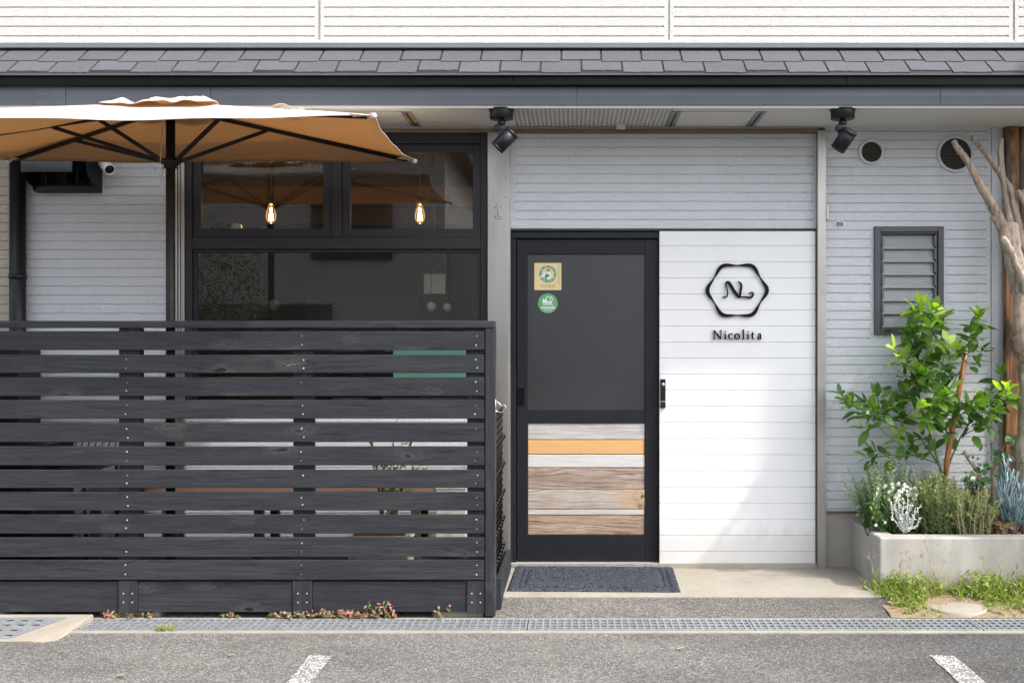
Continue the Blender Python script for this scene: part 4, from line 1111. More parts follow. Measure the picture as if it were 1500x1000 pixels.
for i in range(G+1):
    t = i/G
    for k in (0,1): v.append((c_.x-.07+.15*t, c_.y+(.07*k-.03), pk.z-(pk.z-zc)*max(abs(c_.x-.07+.15*t-UX)/hx,abs(c_.y+(.07*k-.03)-UY)/.61)+.014+.022*abs(math.sin(t*4.2))))
for i in range(G): f.append((2*i,2*i+2,2*i+3,2*i+1))
m.add(v,f,0,None,True); q = m.build('tie_strap', MAT['fabric_top'], U); md = q.modifiers.new('thick','SOLIDIFY'); md.thickness = .002
m = MB(); m.tube([(UX,UY,BZ),(UX,UY,UT-.02)], .0235, 20); m.build('pole', MAT['umb_metal'], U)
m = MB(); m.lathe((UX,UY,BZ),(0,0,1),[(0,0),(.085,0),(.085,.012),(.08,.016),(.035,.02),(.035,.30),(.0245,.30)],28); m.build('base', MAT['black'], U)
RZ = 2.318
m = MB(); m.lathe((UX,UY,RZ-.035),(0,0,1),[(.024,0),(.034,.002),(.034,.02),(.046,.022),(.046,.048),(.03,.05),(.024,.07)],20); m.build('runner', MAT['umb_metal'], U)
m = MB(); m.lathe((UX,UY,UT-.075),(0,0,1),[(.024,0),(.045,.002),(.045,.035),(.02,.05)],20); m.build('hub', MAT['umb_metal'], U)
ends = [(cor[0],.30),(cor[1],.37),(cor[2],.55),(cor[3],.30)]
mids = [((cor[2]+cor[3])/2,.52)]
for c_, t in ends+mids:
    d = Vector((0,0,-.012)); q = MB(); q.bar(pk+d-Vector((0,0,.018)), pk.lerp(c_,.965)+d, .014, .022); rb = q.build('rib', MAT['umb_metal'], U, bevel=.002)
    j = pk.lerp(c_,t)+d-Vector((0,0,.018)); dr = (c_-pk); dr.z = 0; dr.normalize()
    q = MB(); q.bar(Vector((UX,UY,RZ))+dr*.035, j, .014, .020); q.build('strut', MAT['umb_metal'], rb, bevel=.002)
q = MB(); q.tube([(UX-.030,UY-.03,RZ+.25),(UX-.036,UY-.034,RZ+.22),(UX-.030,UY-.03,RZ+.20),(UX-.040,UY-.03,RZ)], .0045, 6); q.build('cord', MAT['straw'], U)
q = MB()
for k in range(13):
    c_ = Vector((UX-.022+.004*math.sin(k*.7)-.001*k, UY-.05, RZ-.035-.0105*k)); t = 2*math.pi
    P_ = [c_+Vector((.0045*math.cos(a)*(1 if k%2 else .3), .0045*math.cos(a)*(.3 if k%2 else 1), .0075*math.sin(a))) for a in [t*i/8 for i in range(9)]]
    q.tube(P_, .0013, 5, cap=False)
q.build('pin_chain', MAT['chrome'], U)

# ================================================================== PENDANTS AND THINGS INSIDE
def pendant(px, py, y, label):
    c = W(px, py, y); t = thing('pendant_lamp', label, 'lamp', (c.x, y, 2.65), 'bare filament pendants inside the window')
    q = MB(); q.tube([(c.x,y,2.652),(c.x+.003,y,2.4),(c.x,y,c.z+.115)],.003,6); q.lathe((c.x,y,2.655),(0,0,-1),[(0,0),(.04,0),(.035,.02),(0,.022)],16); q.build('cord', MAT['brass'], t)
    q = MB(); q.lathe((c.x,y,c.z+.118),(0,0,-1),[(.004,0),(.017,.006),(.018,.03),(.021,.032),(.021,.052),(.016,.056),(0,.056)],18); q.build('socket', MAT['brass'], t)
    q = MB(); q.lathe((c.x,y,c.z+.064),(0,0,-1),[(.014,0),(.017,.012),(.026,.035),(.033,.065),(.033,.085),(.026,.108),(.012,.122),(0,.126)],24); q.build('bulb', MAT['bulbglass'], t)
    q = MB()
    for k in range(5):
        a = 2*math.pi*k/5; q.tube([(c.x+.006*math.cos(a),y+.006*math.sin(a),c.z+.040),(c.x+.013*math.cos(a),y+.013*math.sin(a),c.z-.040)],.0010,6)
    q.build('filament', MAT['filament'], t)
pendant(397, 314, .45, 'lit filament pendant bulb behind the left upper pane')
pendant(615, 314, .45, 'lit filament pendant bulb behind the right upper pane')
def jar(px, y, r, h, label):
    x = X(px,y); z = zt1+.013; t = thing('storage_jar', label, 'jar', (x,y,z), 'jars on the window shelf')
    q = MB(); q.lathe((x,y,z),(0,0,1),[(0,0),(r,.0),(r,h*.8),(r*.8,h*.86),(r*.8,h*.88)],20); q.build('jar_body', MAT['ceramic'], t)
    q = MB(); q.lathe((x,y,z+h*.88),(0,0,1),[(r*.86,0),(r*.86,h*.07),(r*.2,h*.09),(r*.2,h*.13),(0,h*.14)],20); q.build('lid', MAT['ceramic'], t)
jar(347, .21, .034, .095, 'wider lidded jar on the shelf inside the left upper pane'); jar(293, .21, .022, .07, 'small jar at the left edge of the shelf inside the left upper pane')
# counter, chairs, flowers, globes inside
m = MB(); m.box(-2.9,2.2,2.3,2.8,.02,1.05,0); m.box(-2.95,2.25,2.25,2.85,1.051,1.09,1); m.build('cafe_counter', [MAT['room'], MAT['room_wood']], loc=(-.5,2.5,.02), bevel=.004, label='dark timber counter across the back of the dim room', cat='counter')
def cafe_chair(px, y, label):
    x = X(px,y); t = thing('cafe_chair', label, 'chair', (x,y,.02), 'dark chairs inside the window')
    q = MB(); q.box(x-.21,x+.21,y-.2,y+.2,.80,.84); q.build('seat', MAT['black'], t, bevel=.01)
    q = MB(); q.box(x-.20,x+.20,y-.23,y-.20,.95,Z(434,y)); q.build('backrest', MAT['black'], t, bevel=.012)
    for sx in (-1,1):
        for yy in (-.18,.18):
            q = MB(); q.tube([(x+sx*.18,y+yy,.80),(x+sx*.20,y+yy*1.1,.02)],.013,8); q.build('leg', MAT['black'], t)
cafe_chair(502, .75, 'dark high-backed chair inside the window left of the flowers'); cafe_chair(580, .75, 'dark high-backed chair inside the window right of the flowers')
m = MB(); xx = X(542,.8); m.box(xx-.35,xx+.35,.62,1.15,1.16,1.19); tb = None
T_ = thing('cafe_table', 'high dark table inside the window between two dark chairs', 'table', (xx,.88,.02)); m.build('tabletop', MAT['room_wood'], T_, bevel=.004)
q = MB(); q.tube([(xx,.88,1.16),(xx,.88,.04)],.03,12); q.lathe((xx,.88,.02),(0,0,1),[(0,0),(.25,0),(.24,.02),(.03,.03)],20); q.build('leg', MAT['black'], T_)
V_ = thing('flower_vase', 'small vase of orange flowers on the table inside the window', 'vase', (xx,.86,1.19)); q = MB(); q.lathe((xx,.86,1.191),(0,0,1),[(0,0),(.05,0),(.06,.06),(.035,.13),(.04,.15)],18); q.build('vase', MAT['ceramic'], V_)
q = MB(); MAT['orange'] = plain('orange_petal', (.42,.16,.04), .6)
for k in range(60): leaf(q, Vector((xx,.86,1.34))+rv(.03), Vector((0,0,1))+rv(.9), rv(1), random.uniform(.06,.16), .03, None, .3, random.choice((0,1,1)), 3)
q.build('flowers', [MAT['orange'], MAT['vine']], V_)
MAT['globe'] = plain('olive_globe', (.26,.25,.12), .35)
def globe(px, py, y, r, mt, label):
    c = W(px,py,y); t = thing('glass_globe', label, 'globe', (c.x,y,c.z-r)); q = MB(); q.lathe((c.x,y,c.z-r),(0,0,1),[(r*math.sin(a),r-r*math.cos(a)) for a in [math.pi*k/14 for k in range(15)]],24); q.build('ball', mt, t)
    q = MB(); q.tube([(c.x,y,c.z+r*.98),(c.x,y,2.655)],.002,5); q.build('cord', MAT['black'], t)
globe(401, 447, .3, .036, MAT['globe'], 'olive glass globe hanging low inside the window near the parasol pole')
globe(632, 449, .3, .030, MAT['ceramic'], 'left pale globe of the pair hanging inside the window near the steel post')
globe(655, 450, .3, .026, MAT['ceramic'], 'right pale globe of the pair hanging inside the window near the steel post')
m = MB(); m.box(X(621,.5),X(652,.5),.5,.52,Z(430,.5),Z(401,.5)); m.box(X(624,.5),X(649,.5),.4965,.4995,Z(427,.5),Z(404,.5),1); m.box(X(635,.5),X(637,.5),.505,.515,Z(401,.5),2.655,2)
m.build('hanging_notice', [MAT['brass'], MAT['white'], MAT['black']], loc=(X(636,.5),.51,Z(430,.5)), label='small white framed notice hung inside the lower pane near the steel post', cat='notice')

# ================================================================== DOORMAT
a_ = R(-1.5); mc = Vector((.118,-.328,0)); hw, hd = .478, .292
Mt = Matrix.Translation(mc) @ Matrix.Rotation(a_,4,'Z'); m = MB(); nx, ny = 96, 60; v = []; f = []
for i in range(nx+1):
    for j in range(ny+1):
        x = -hw+2*hw*i/nx; y = -hd+2*hd*j/ny; d = min(hw-abs(x),hd-abs(y)); z = .013
        if d < .001: z = .002
        for q0 in (.055,.085):
            if abs(d-q0) < .008: z -= .010
        if abs(y-.06-.08*math.sin(x*4.2)) < .006 and abs(x) < .36 and d > .09: z -= .009
        z += random.uniform(-.0016,.0016)
        v.append(Mt @ Vector((x+random.uniform(-.002,.002)*(d < .001),y+random.uniform(-.002,.002)*(d < .001),z)))
for i in range(nx):
    for j in range(ny): f.append((i*(ny+1)+j,(i+1)*(ny+1)+j,(i+1)*(ny+1)+j+1,i*(ny+1)+j+1))
m.add(v,f,0,.5,True); c_ = [Mt @ Vector((sx*hw,sy*hd,.003)) for sx,sy in ((-1,-1),(1,-1),(1,1),(-1,1))]
m.quad(*[c-Vector((0,0,.0022)) for c in c_]); 
m.build('doormat', MAT['mat'], loc=(mc.x,mc.y,0), label='navy loop-pile doormat with grooved border in front of the door', cat='doormat')

# ================================================================== DRAIN GRATES
yg0, yg1, zg = YD0-.004, YD1+.004, -.050
gx = [X(-211,-1.05), X(100,-1.05), X(445,-1.07), X(773,-1.07), X(1101,-1.07), X(1429,-1.07), X(1757,-1.07)]
gl = ['first drain grate beside the raised metal cover at the left', 'drain grate below the pink flowers and slat fence', 'drain grate in front of the doormat', 'drain grate crossing in front of the step and planter corner', 'drain grate below the weeds at the far right']
for i in range(1, 6):
    x0, x1 = gx[i]+.003, gx[i+1]-.003
    t = thing('drain_grate', 'galvanised steel '+gl[i-1], 'grate', ((x0+x1)/2,(yg0+yg1)/2,-.09), 'galvanised grates along the drain')
    q = MB(); frame_w = .012
    q.box(x0,x1,yg0-frame_w,yg0,zg-.035,zg); q.box(x0,x1,yg1,yg1+frame_w,zg-.035,zg); q.box(x0,x0+.010,yg1+frame_w,yg0-frame_w,zg-.035,zg); q.box(x1-.010,x1,yg1+frame_w,yg0-frame_w,zg-.035,zg)
    q.build('grate_frame', MAT['galv'], t, bevel=.001)
    q = MB(); n = int(round((x1-x0)/.036))
    for k in range(1, n):
        x = x0+(x1-x0)*k/n; q.box(x-.0045,x+.0045,yg1+frame_w,yg0-frame_w,zg-.025,zg-.0015)
    for k in range(1, 4):
        y = yg1+(yg0-yg1)*k/4; q.box(x0+.010,x1-.010,y-.0085,y+.0085,zg-.02,zg-.003)
    q.build('grate_bars', MAT['galv'], t)
q = MB(); q.box(gx[1],9,yg1-.03,yg1-.001,-.2,-.054); q.box(gx[1],9,yg0+.001,yg0+.022,-.2,-.051); q.build('kerb', MAT['slab'], kind='structure', bevel=.002)
# raised ramp cover at the left
RT = thing('drain_cover', 'raised concrete-edged metal drain cover sloping up at the left of the grates', 'drain cover', (-3.4,-1.15,-.09))
q = MB(); xa, xb_ = -6.5, -2.462
q.add([(xa,-1.345,-.10),(xb_-.03,-1.345,-.10),(xb_,-.985,-.10),(xa,-.985,-.10),(xa,-1.345,-.058),(xb_-.13,-1.345,-.058),(xb_,-1.0,-.022),(xb_,-.985,-.024),(xa,-.985,-.024),(xb_-.03,-1.32,-.066)],
      [(0,3,2,1),(4,5,6,7,8),(0,1,9,5,4),(1,2,7,6,9),(9,6,5),(2,3,8,7),(3,0,4,8)])
q.build('cover_slab', MAT['slab'], RT, bevel=.006)
q = MB()
def pl(x, u): return (x, -1.31+.27*u, -.0535+.029*u)
q.add([pl(xa,0),pl(xb_-.25,0),pl(xb_-.115,1),pl(xa,1)],[(0,1,2,3)],0)
for rI, u in enumerate((.16,.40,.64,.86)):
    x = xb_-.30+.135*u-.045*(rI%2)
    while x > -4.6:
        p0 = Vector(pl(x,u)); q.obox(p0+Vector((0,0,.0035)),(.019,.002,0),Vector((-.004,.006,.0006)),(0,0,.0028),0); q.obox(p0+Vector((.006,-.009,.0012)),(.014,0,0),(0,.0035,.0004),(0,0,.0006),1); x -= .075
q.build('checker_plate', [MAT['galv'], MAT['dark']], RT)
# round stone cover among the weeds
q = MB(); cx, cy = 2.03, -.795; q.lathe((cx,cy,-.072),(0,0,1),[(.162,0),(.160,.040),(.154,.046),(.147,.046),(.143,.043),(.132,.046),(0,.048)],48)
q.build('manhole_cover', MAT['slab'], loc=(cx,cy,-.06), label='small round pale manhole cover sunk among the weeds before the planter', cat='manhole cover')

# ================================================================== PLANTER
PLX0, PLX1, PLY = 1.70, 4.4, -.56
PZ = .287
PL = thing('planter', 'long low raw concrete planter bed at the right of the step', 'planter', (2.4,-.3,0))
def wall_sheet(mb, box, seed): mb.box(*box)
q = MB(); q.box(PLX0+.001,PLX1,PLY,PLY+.108,-.06,PZ); q.box(PLX0,PLX0+.106,PLY+.108,.008,-.06,PZ-.001)
q.build('planter_wall', MAT['concrete'], PL, bevel=.010, seg=3)
q = MB(); v = []; f = []; nx, ny = 60, 12
for i in range(nx+1):
    for j in range(ny+1): v.append((PLX0+.10+(PLX1-PLX0-.10)*i/nx, PLY+.10+.47*j/ny, PZ-.035+random.uniform(-.008,.012)))
for i in range(nx):
    for j in range(ny): f.append((i*(ny+1)+j,(i+1)*(ny+1)+j,(i+1)*(ny+1)+j+1,i*(ny+1)+j+1))
q.add(v,f); q.build('planting_soil', MAT['soil'], PL)
q = MB()
for k in range(420):
    c = Vector((random.uniform(PLX0+.12,PLX0+1.3), random.uniform(PLY+.115,-.05), PZ-.022+random.uniform(0,.016))); a = random.uniform(0,math.pi); L = random.uniform(.012,.034); w_ = random.uniform(.006,.014)
    ax = Vector((math.cos(a),math.sin(a),random.uniform(-.3,.3))).normalized(); ay = ax.cross(Vector((random.uniform(-.3,.3),random.uniform(-.3,.3),1))).normalized(); q.obox(c, ax*L, ay*w_, ax.cross(ay)*.003)
q.build('bark_mulch', MAT['bark'], loc=(2.4,-.3,PZ-.03), kind='stuff', label='brown bark chips covering the planter soil', cat='mulch')

# timber post (two scorched boards) against the wall
q = MB(); xa, xb_ = X(1468.5), X(1488); q.box(xa,xb_,-.055,-.006,PZ-.03,2.674,0,.15); q.box(xb_+.006,xb_+.19,-.050,-.006,PZ-.03,2.672,0,.62); q.box(xb_+.197,xb_+.42,-.053,-.006,PZ-.03,2.672,0,.4)
q.build('timber_post', MAT['char'], loc=(X(1480),-.03,PZ), bevel=.003, label='scorched brown timber board post standing against the wall behind the driftwood', cat='post')

# ---------------------------------------------------------------- driftwood trunk
def limb(mb, pts, sub=5, seg=12, r=None, knob=.12):
    """pts (px,py,y,radius px)"""
    P = [(W(a,b,y), rad/PXM*rr(y)) for a,b,y,rad in pts]; path = []; rad = []
    for i in range(len(P)-1):
        a = P[max(i-1,0)]; b = P[i]; c = P[i+1]; d = P[min(i+2,len(P)-1)]
        for k in range(sub):
            t = k/sub
            path.append(.5*((2*b[0])+(c[0]-a[0])*t+(2*a[0]-5*b[0]+4*c[0]-d[0])*t*t+(3*b[0]-a[0]-3*c[0]+d[0])*t**3)+rv(.08*b[1])); rad.append((b[1]*(1-t)+c[1]*t)*random.uniform(1-knob,1+knob))
    path.append(P[-1][0]); rad.append(P[-1][1]*.9)
    mb.tube(path, rad, seg, 0, r)
DW = thing('driftwood_trunk', 'bare bleached driftwood trunk with forked stubs at the right edge of the planter', 'driftwood', (X(1505,-.28),-.28,PZ-.03))
q = MB(); limb(q, [(1510,790,-.30,19),(1506,720,-.29,18),(1505,660,-.28,16),(1507,600,-.28,15),(1509,540,-.27,15),(1506,500,-.27,15),(1500,460,-.27,14),(1495,425,-.27,13.5),(1487,390,-.26,13),(1482,355,-.26,12.5),(1480,328,-.26,11)], r=.85, knob=.07); q.build('trunk', MAT['drift'], DW)
q = MB(); limb(q, [(1508,530,-.31,12),(1501,500,-.33,15),(1497,470,-.33,13),(1496,430,-.32,8)], r=.3); q.build('burl', MAT['drift'], DW)
q = MB(); limb(q, [(1478,368,-.27,9),(1470,338,-.28,8.5),(1461,314,-.29,8),(1450,296,-.30,6.5),(1433,266,-.32,5.6),(1417,236,-.33,5),(1404,219,-.34,4.6),(1396,206,-.34,4)], r=.25); limb(q, [(1466,334,-.28,6),(1455,319,-.29,4),(1453,316,-.29,2)], 3, 8, .3); q.build('branch', MAT['drift'], DW)
q = MB(); limb(q, [(1500,368,-.24,6),(1492,335,-.22,5.5),(1485,300,-.22,5.5),(1479,276,-.22,5),(1470,262,-.22,5),(1458,244,-.23,4.6),(1442,222,-.24,4),(1428,206,-.24,3.6),(1424,199,-.24,3.2)], r=.3); q.build('branch', MAT['drift'], DW)
q = MB(); limb(q, [(1479,326,-.25,6),(1474,300,-.24,4.5),(1470,270,-.24,4),(1467,240,-.24,4.5),(1466,218,-.24,4),(1467,203,-.24,3)], r=.4); q.build('branch', MAT['drift'], DW)
q = MB(); limb(q, [(1512,470,-.34,7),(1500,415,-.35,6),(1488,388,-.36,5),(1479,364,-.36,4.5),(1471,351,-.36,4.5),(1469,347,-.36,3)], r=.98); q.build('branch', MAT['drift'], DW)
q = MB(); limb(q, [(1520,330,-.26,5),(1502,298,-.26,4.4),(1495,286,-.26,4.4),(1491,279,-.26,3.5)], r=.8); limb(q, [(1495,288,-.26,4),(1507,274,-.27,3.5),(1520,255,-.28,3)], r=.8); q.build('branch', MAT['drift'], DW)

# ---------------------------------------------------------------- citrus
CT = thing('citrus_tree', 'young lemon tree with glossy green leaves and yellow-green tips before the louvre window', 'tree', (X(1383,-.27),-.27,PZ-.03))
def cz(zx, zy, y): return W(1200+zx*.3, 400+zy*.3, y)
st = MB(); lv = MB(); random.seed(11)
base = W(1385,748,-.27)
nodes = {'a':[(610,1010,-.27),(585,930,-.27),(560,850,-.26),(535,760,-.26),(520,700,-.26)],
         'b':[(535,760,-.26),(490,640,-.27),(475,540,-.28),(510,430,-.27),(545,330,-.25),(520,230,-.24),(500,150,-.24)],
         'c':[(520,700,-.26),(560,600,-.30),(590,520,-.33),(600,450,-.33)],
         'd':[(610,1000,-.27),(650,890,-.24),(690,800,-.22),(760,690,-.20),(840,640,-.20),(890,560,-.20)],
         'e':[(585,930,-.27),(470,890,-.30),(360,810,-.33),(280,740,-.34),(220,670,-.35)],
         'f':[(600,960,-.27),(500,810,-.22),(400,765,-.20),(320,720,-.20),(290,640,-.20)],
         'g':[(660,860,-.24),(590,700,-.2),(640,560,-.18),(710,440,-.16),(750,330,-.15),(775,250,-.15)],
         'h':[(475,540,-.28),(440,470,-.32),(400,410,-.34)],
         'i':[(475,540,-.26),(465,420,-.2),(465,300,-.18),(470,230,-.18)]}
allp = []
for k, P in nodes.items():
    pts = [cz(a,b,y) for a,b,y in P]; n = len(pts); r0 = {'a':.0095,'b':.007,'d':.006,'g':.005}.get(k,.0048)
    st.tube(pts, [r0*(1-.6*i/(n-1)) for i in range(n)], 7); 
    for i in range(n-1):
        for t in (0,.5): allp.append(pts[i].lerp(pts[i+1],t))
    allp.append(pts[-1])
CL = [(500,150,70,9,.95),(545,195,60,8,.5),(475,190,55,7,.5),(480,238,60,7,.35),(600,235,60,7,.35),(560,215,40,5,.9),(450,282,50,6,.1),(540,290,60,8,.3),(500,350,70,8,.05),(440,330,40,4,.1),(585,340,50,5,.1),(480,320,50,5,.0),
 (375,392,60,8,.8),(420,415,50,6,.5),(430,370,40,4,.5),(620,375,60,7,.9),(675,385,50,6,.9),(510,440,70,9,.75),(590,455,60,8,.65),(460,405,50,6,.05),(570,400,50,6,.1),(520,500,70,8,.1),
 (560,520,80,10,.3),(480,530,60,7,.1),(640,500,40,5,.05),(420,500,40,5,.05),(610,440,40,5,.1),(770,240,65,9,.15),(775,215,35,4,.7),(735,340,60,9,.05),(785,385,50,5,.05),(760,440,30,3,.1),(740,300,40,4,.0),
 (405,590,70,9,.15),(350,632,60,7,.1),(460,620,70,9,.35),(540,575,80,10,.6),(610,600,80,11,.5),(500,680,70,9,.5),(560,690,60,8,.5),(650,640,60,8,.35),(590,640,60,8,.3),(450,580,60,7,.1),
 (120,610,45,7,0),(170,655,60,9,0),(250,680,60,10,.05),(215,755,35,4,.05),(285,600,40,6,.15),(300,722,40,5,0),(230,640,50,7,0),(400,690,50,7,.05),(425,722,40,5,.05),(350,660,50,5,.05),
 (720,640,70,9,.3),(780,662,70,9,.3),(840,690,60,9,.25),(890,580,55,9,.75),(885,510,40,5,.2),(912,612,45,7,.35),(830,605,50,7,.15),(700,740,60,8,.1),(780,765,40,4,0),(740,720,50,6,.1),(860,640,50,7,.1),(660,700,50,6,.2),
 (450,830,50,7,.3),(525,825,50,6,.25),(520,890,40,4,.15),(268,870,32,5,.05),(375,800,30,4,.7),(350,905,30,4,.5),(650,858,30,3,.4),(620,775,40,5,.1),(250,905,30,4,.2)]
for zx, zy, rad, n, young in CL:
    c = cz(zx, zy, -.26+random.uniform(-.15,.14)); near = min(allp, key=lambda q_: (q_-c).length+max(0,(q_.z-c.z))*1.5)
    rw = rad*.3/PXM; d = (c-near); d = (d.normalized() if d.length > .01 else Vector((0,0,1)))+Vector((0,0,.55)); d.normalize()
    tip = c+d*rw*.7; st.tube([near, near.lerp(c,.6)+Vector((0,0,.012)), c, tip], [.0036,.0030,.0024,.0012], 5)
    ph = random.uniform(0,6)
    n = int(n*1.25+.5)
    for k in range(n):
        t = k/max(1,n-1); p = c+d*rw*(-.9+1.6*t)+rv(rw*.22); ph += 2.4
        u = d.orthogonal().normalized(); w_ = d.cross(u); out = u*math.cos(ph)+w_*math.sin(ph)
        ld = (out*(1.05-.55*t)+d*(.25+.75*t)+Vector((0,-.12,-.12+.2*t))).normalized()
        L = random.uniform(.075,.118)*(1-.25*t)
        yv = min(1, max(0, young*(.45+.75*t)+random.uniform(-.15,.22)))
        nn = Vector((0,-.25,1))+rv(.55)
        leaf(lv, p+out*.004, ld, nn, L, L*random.uniform(.46,.58), yv, random.uniform(.05,.35), 0, 5, .16)
lv.build('crown', MAT['citrus'], CT); st.build('trunk', MAT['stem'], CT)
q = MB(); P_ = [W(1380,752,-.24),W(1388,668,-.25),W(1400,600,-.26),W(1408,555,-.26),W(1415,517,-.265)]
q.tube(P_, [.0155,.0165,.0155,.0150,.0142], 14); q.lathe(W(1412.5,527.5,-.265)+Vector((0,-.0145,0)),(0,-1,0),[(.004,-.002),(.004,.001),(0,.0012)],10,1)
q.build('support_stake', [MAT['stake'], MAT['dark']], loc=P_[0], label='leaning varnished brown stake supporting the lemon tree', cat='stake')

# ---------------------------------------------------------------- smaller plants
def needle_shrub(name, label, mt, px0, px1, pyb, pyt, y0, y1, nst, nlen, nw, nn, lean=.25, seed=1, leafy=False, stem='stem', cat='shrub', droop=0, top=None):
    random.seed(seed); cxp = (px0+px1)/2; b = W(cxp, pyb, (y0+y1)/2); b.z = PZ-.03
    t = thing(name, label, cat, b); st = MB(); lv = MB()
    for k in range(nst):
        y = random.uniform(y0,y1); u = random.random(); px = px0+(px1-px0)*u
        p0 = Vector((b.x+(X(px,y)-b.x)*.75, y, PZ-.03)); edge = 1-abs(u-.5)*1.1
        tz = pyb-(pyb-pyt)*random.uniform(.45,1)*(.55+.45*edge); tp = W(px+random.uniform(-10,10)*lean*4, tz, y+random.uniform(-.1,.06))
        mid = p0.lerp(tp,.5)+Vector((random.uniform(-.02,.02),0,.02)); tp.z -= droop*random.random()
        st.tube([p0,mid,tp],[.003,.0022,.001],5)
        for j in range(nn):
            s = .12+.88*j/nn; p = p0.lerp(mid,s*2) if s < .5 else mid.lerp(tp,(s-.5)*2); d = (tp-p0).normalized()
            o = rv(1); o = (o-d*o.dot(d)).normalized(); ld = (d*random.uniform(.25,.9)+o).normalized(); L = nlen*random.uniform(.6,1.15)
            r = min(1,max(0,.15+.65*s*random.uniform(.5,1.2)))
            if leafy: leaf(lv,p,ld,rv(1)+Vector((0,0,.6)),L,nw,r,.2,0,3)
            else:
                sd = ld.cross(rv(1)).normalized()*nw*.5; lv.add([p-sd,p+ld*L*.5-sd*1.1,p+ld*L,p+ld*L*.5+sd*1.1,p+sd],[(0,1,2,3,4)],0,r)
    lv.build('foliage', mt, t); st.build('stem', MAT[stem], t); return t
needle_shrub('feathery_shrub','airy grey-green shrub with fine leaves at the left end of the planter',MAT['feather'],1256,1350,765,664,-.38,-.08,150,.026,.0055,36,.7,2,True)
needle_shrub('rosemary_bush','olive-green rosemary with upright stems in the middle of the planter',MAT['rosemary'],1338,1408,786,684,-.45,-.10,230,.027,.0036,62,.3,3)
needle_shrub('rosemary_bush','paler sprawling rosemary spilling over the planter rim left of the blue succulent',MAT['rosemary'],1396,1456,788,702,-.47,-.14,170,.026,.0036,56,.5,4,stem='straw',droop=.05)
needle_shrub('dwarf_conifer','small dark blue-green conifer behind the rosemary',MAT['conifer'],1414,1436,730,678,-.16,-.10,26,.012,.0040,60,.1,5)
# white-flowered plant
WF = needle_shrub('white_flowering_plant','small leafy plant dotted with white blossoms behind the silver plant',MAT['vine2'],1284,1348,772,710,-.38,-.22,90,.030,.012,16,.5,6,True,cat='flower')
random.seed(8); q = MB()
for k in range(150):
    u = random.random(); c = W(1283+60*u, 706+58*random.random()**1.3+12*abs(u-.5), -.40+random.uniform(-.02,.12))
    for j in range(5): leaf(q,c,Vector((math.cos(j*1.26),-.35,math.sin(j*1.26))),(0,-1,.3),.011,.009,None,.1,0,3)
q.build('blossoms', MAT['petal'], WF)
# silver plant
SP = thing('silver_plant', 'frosty white silver-leaved plant at the front left corner of the planter', 'plant', W(1325,779,-.42)); st = MB(); lv = MB(); random.seed(9)
for (a,b) in ((1312,722),(1317,716),(1324,730),(1330,716),(1345,722),(1350,738),(1322,744),(1334,738),(1338,752),(1313,748),(1306,734),(1341,744),(1328,750),(1347,756)):
    y = -.455+random.uniform(-.02,.02); p0 = W(1326+random.uniform(-3,3),780,-.44); tp = W(a,b,y); mid = p0.lerp(tp,.5)+Vector((random.uniform(-.03,.03),random.uniform(-.015,.015),-.01)); st.tube([p0,mid,tp],[.0020,.0016,.001],5)
    for j in range(30):
        s = .1+.9*j/30; p = p0.lerp(mid,s*2) if s < .5 else mid.lerp(tp,(s-.5)*2); leaf(lv,p,rv(1)+(tp-p0).normalized()*.8,rv(1)+Vector((0,-.6,.3)),random.uniform(.012,.020),.0075,None,.2,0,3)
lv.build('foliage', MAT['silver'], SP); st.build('stem', MAT['silver'], SP)
# bleached bare twigs
q = MB()
for P_ in ([(1350,742),(1342,706),(1336,680)],[(1342,720),(1330,705),(1322,697)],[(1362,735),(1352,712),(1345,702)]): q.tube([W(a,b,-.36) for a,b in P_],[.003,.0025,.001],6)
q.build('dry_twig', MAT['straw'], loc=W(1350,745,-.36), label='thin bleached bare twigs rising above the white flowers', cat='twig')
# blue chalk sticks
def chalk(label, bx_, by_, pts, seed):
    random.seed(seed); t = thing('blue_succulent', label, 'succulent', W(bx_,by_,-.38), 'blue chalk-stick succulents'); st = MB(); lv = MB()
    for (a,b,y) in pts:
        p0 = W(bx_+random.uniform(-6,6),by_,-.38); tp = W(a,b,y); mid = p0.lerp(tp,.5)+Vector(((p0.x-tp.x)*.12,0,.0)); st.tube([p0,mid,tp],[.007,.006,.004],7)
        for j in range(36):
            s = .15+.85*j/36; p = p0.lerp(mid,s*2) if s < .5 else mid.lerp(tp,(s-.5)*2); d = (tp-p0).normalized(); o = rv(1); o = (o-d*o.dot(d)).normalized()
            ld = (d*(1.3+1.2*s)+o*.85).normalized(); L = random.uniform(.10,.15)*(1-.25*s); lv.tube([p,p+ld*L*.4+o*.004,p+ld*L*.85,p+ld*L],[.0030,.0042,.0030,.0006],5,0,random.random()*.6+.4*s)
    lv.build('leaves', MAT['blue'], t); st.build('stem', MAT['blue'], t)
chalk('taller blue succulent with upright finger leaves at the right of the planter',1472,778,[(1476,684,-.38),(1466,716,-.40),(1484,706,-.36)],12)
chalk('lower blue succulent leaning out of frame beside the driftwood base',1488,782,[(1496,720,-.42),(1512,728,-.40),(1484,744,-.44)],13)
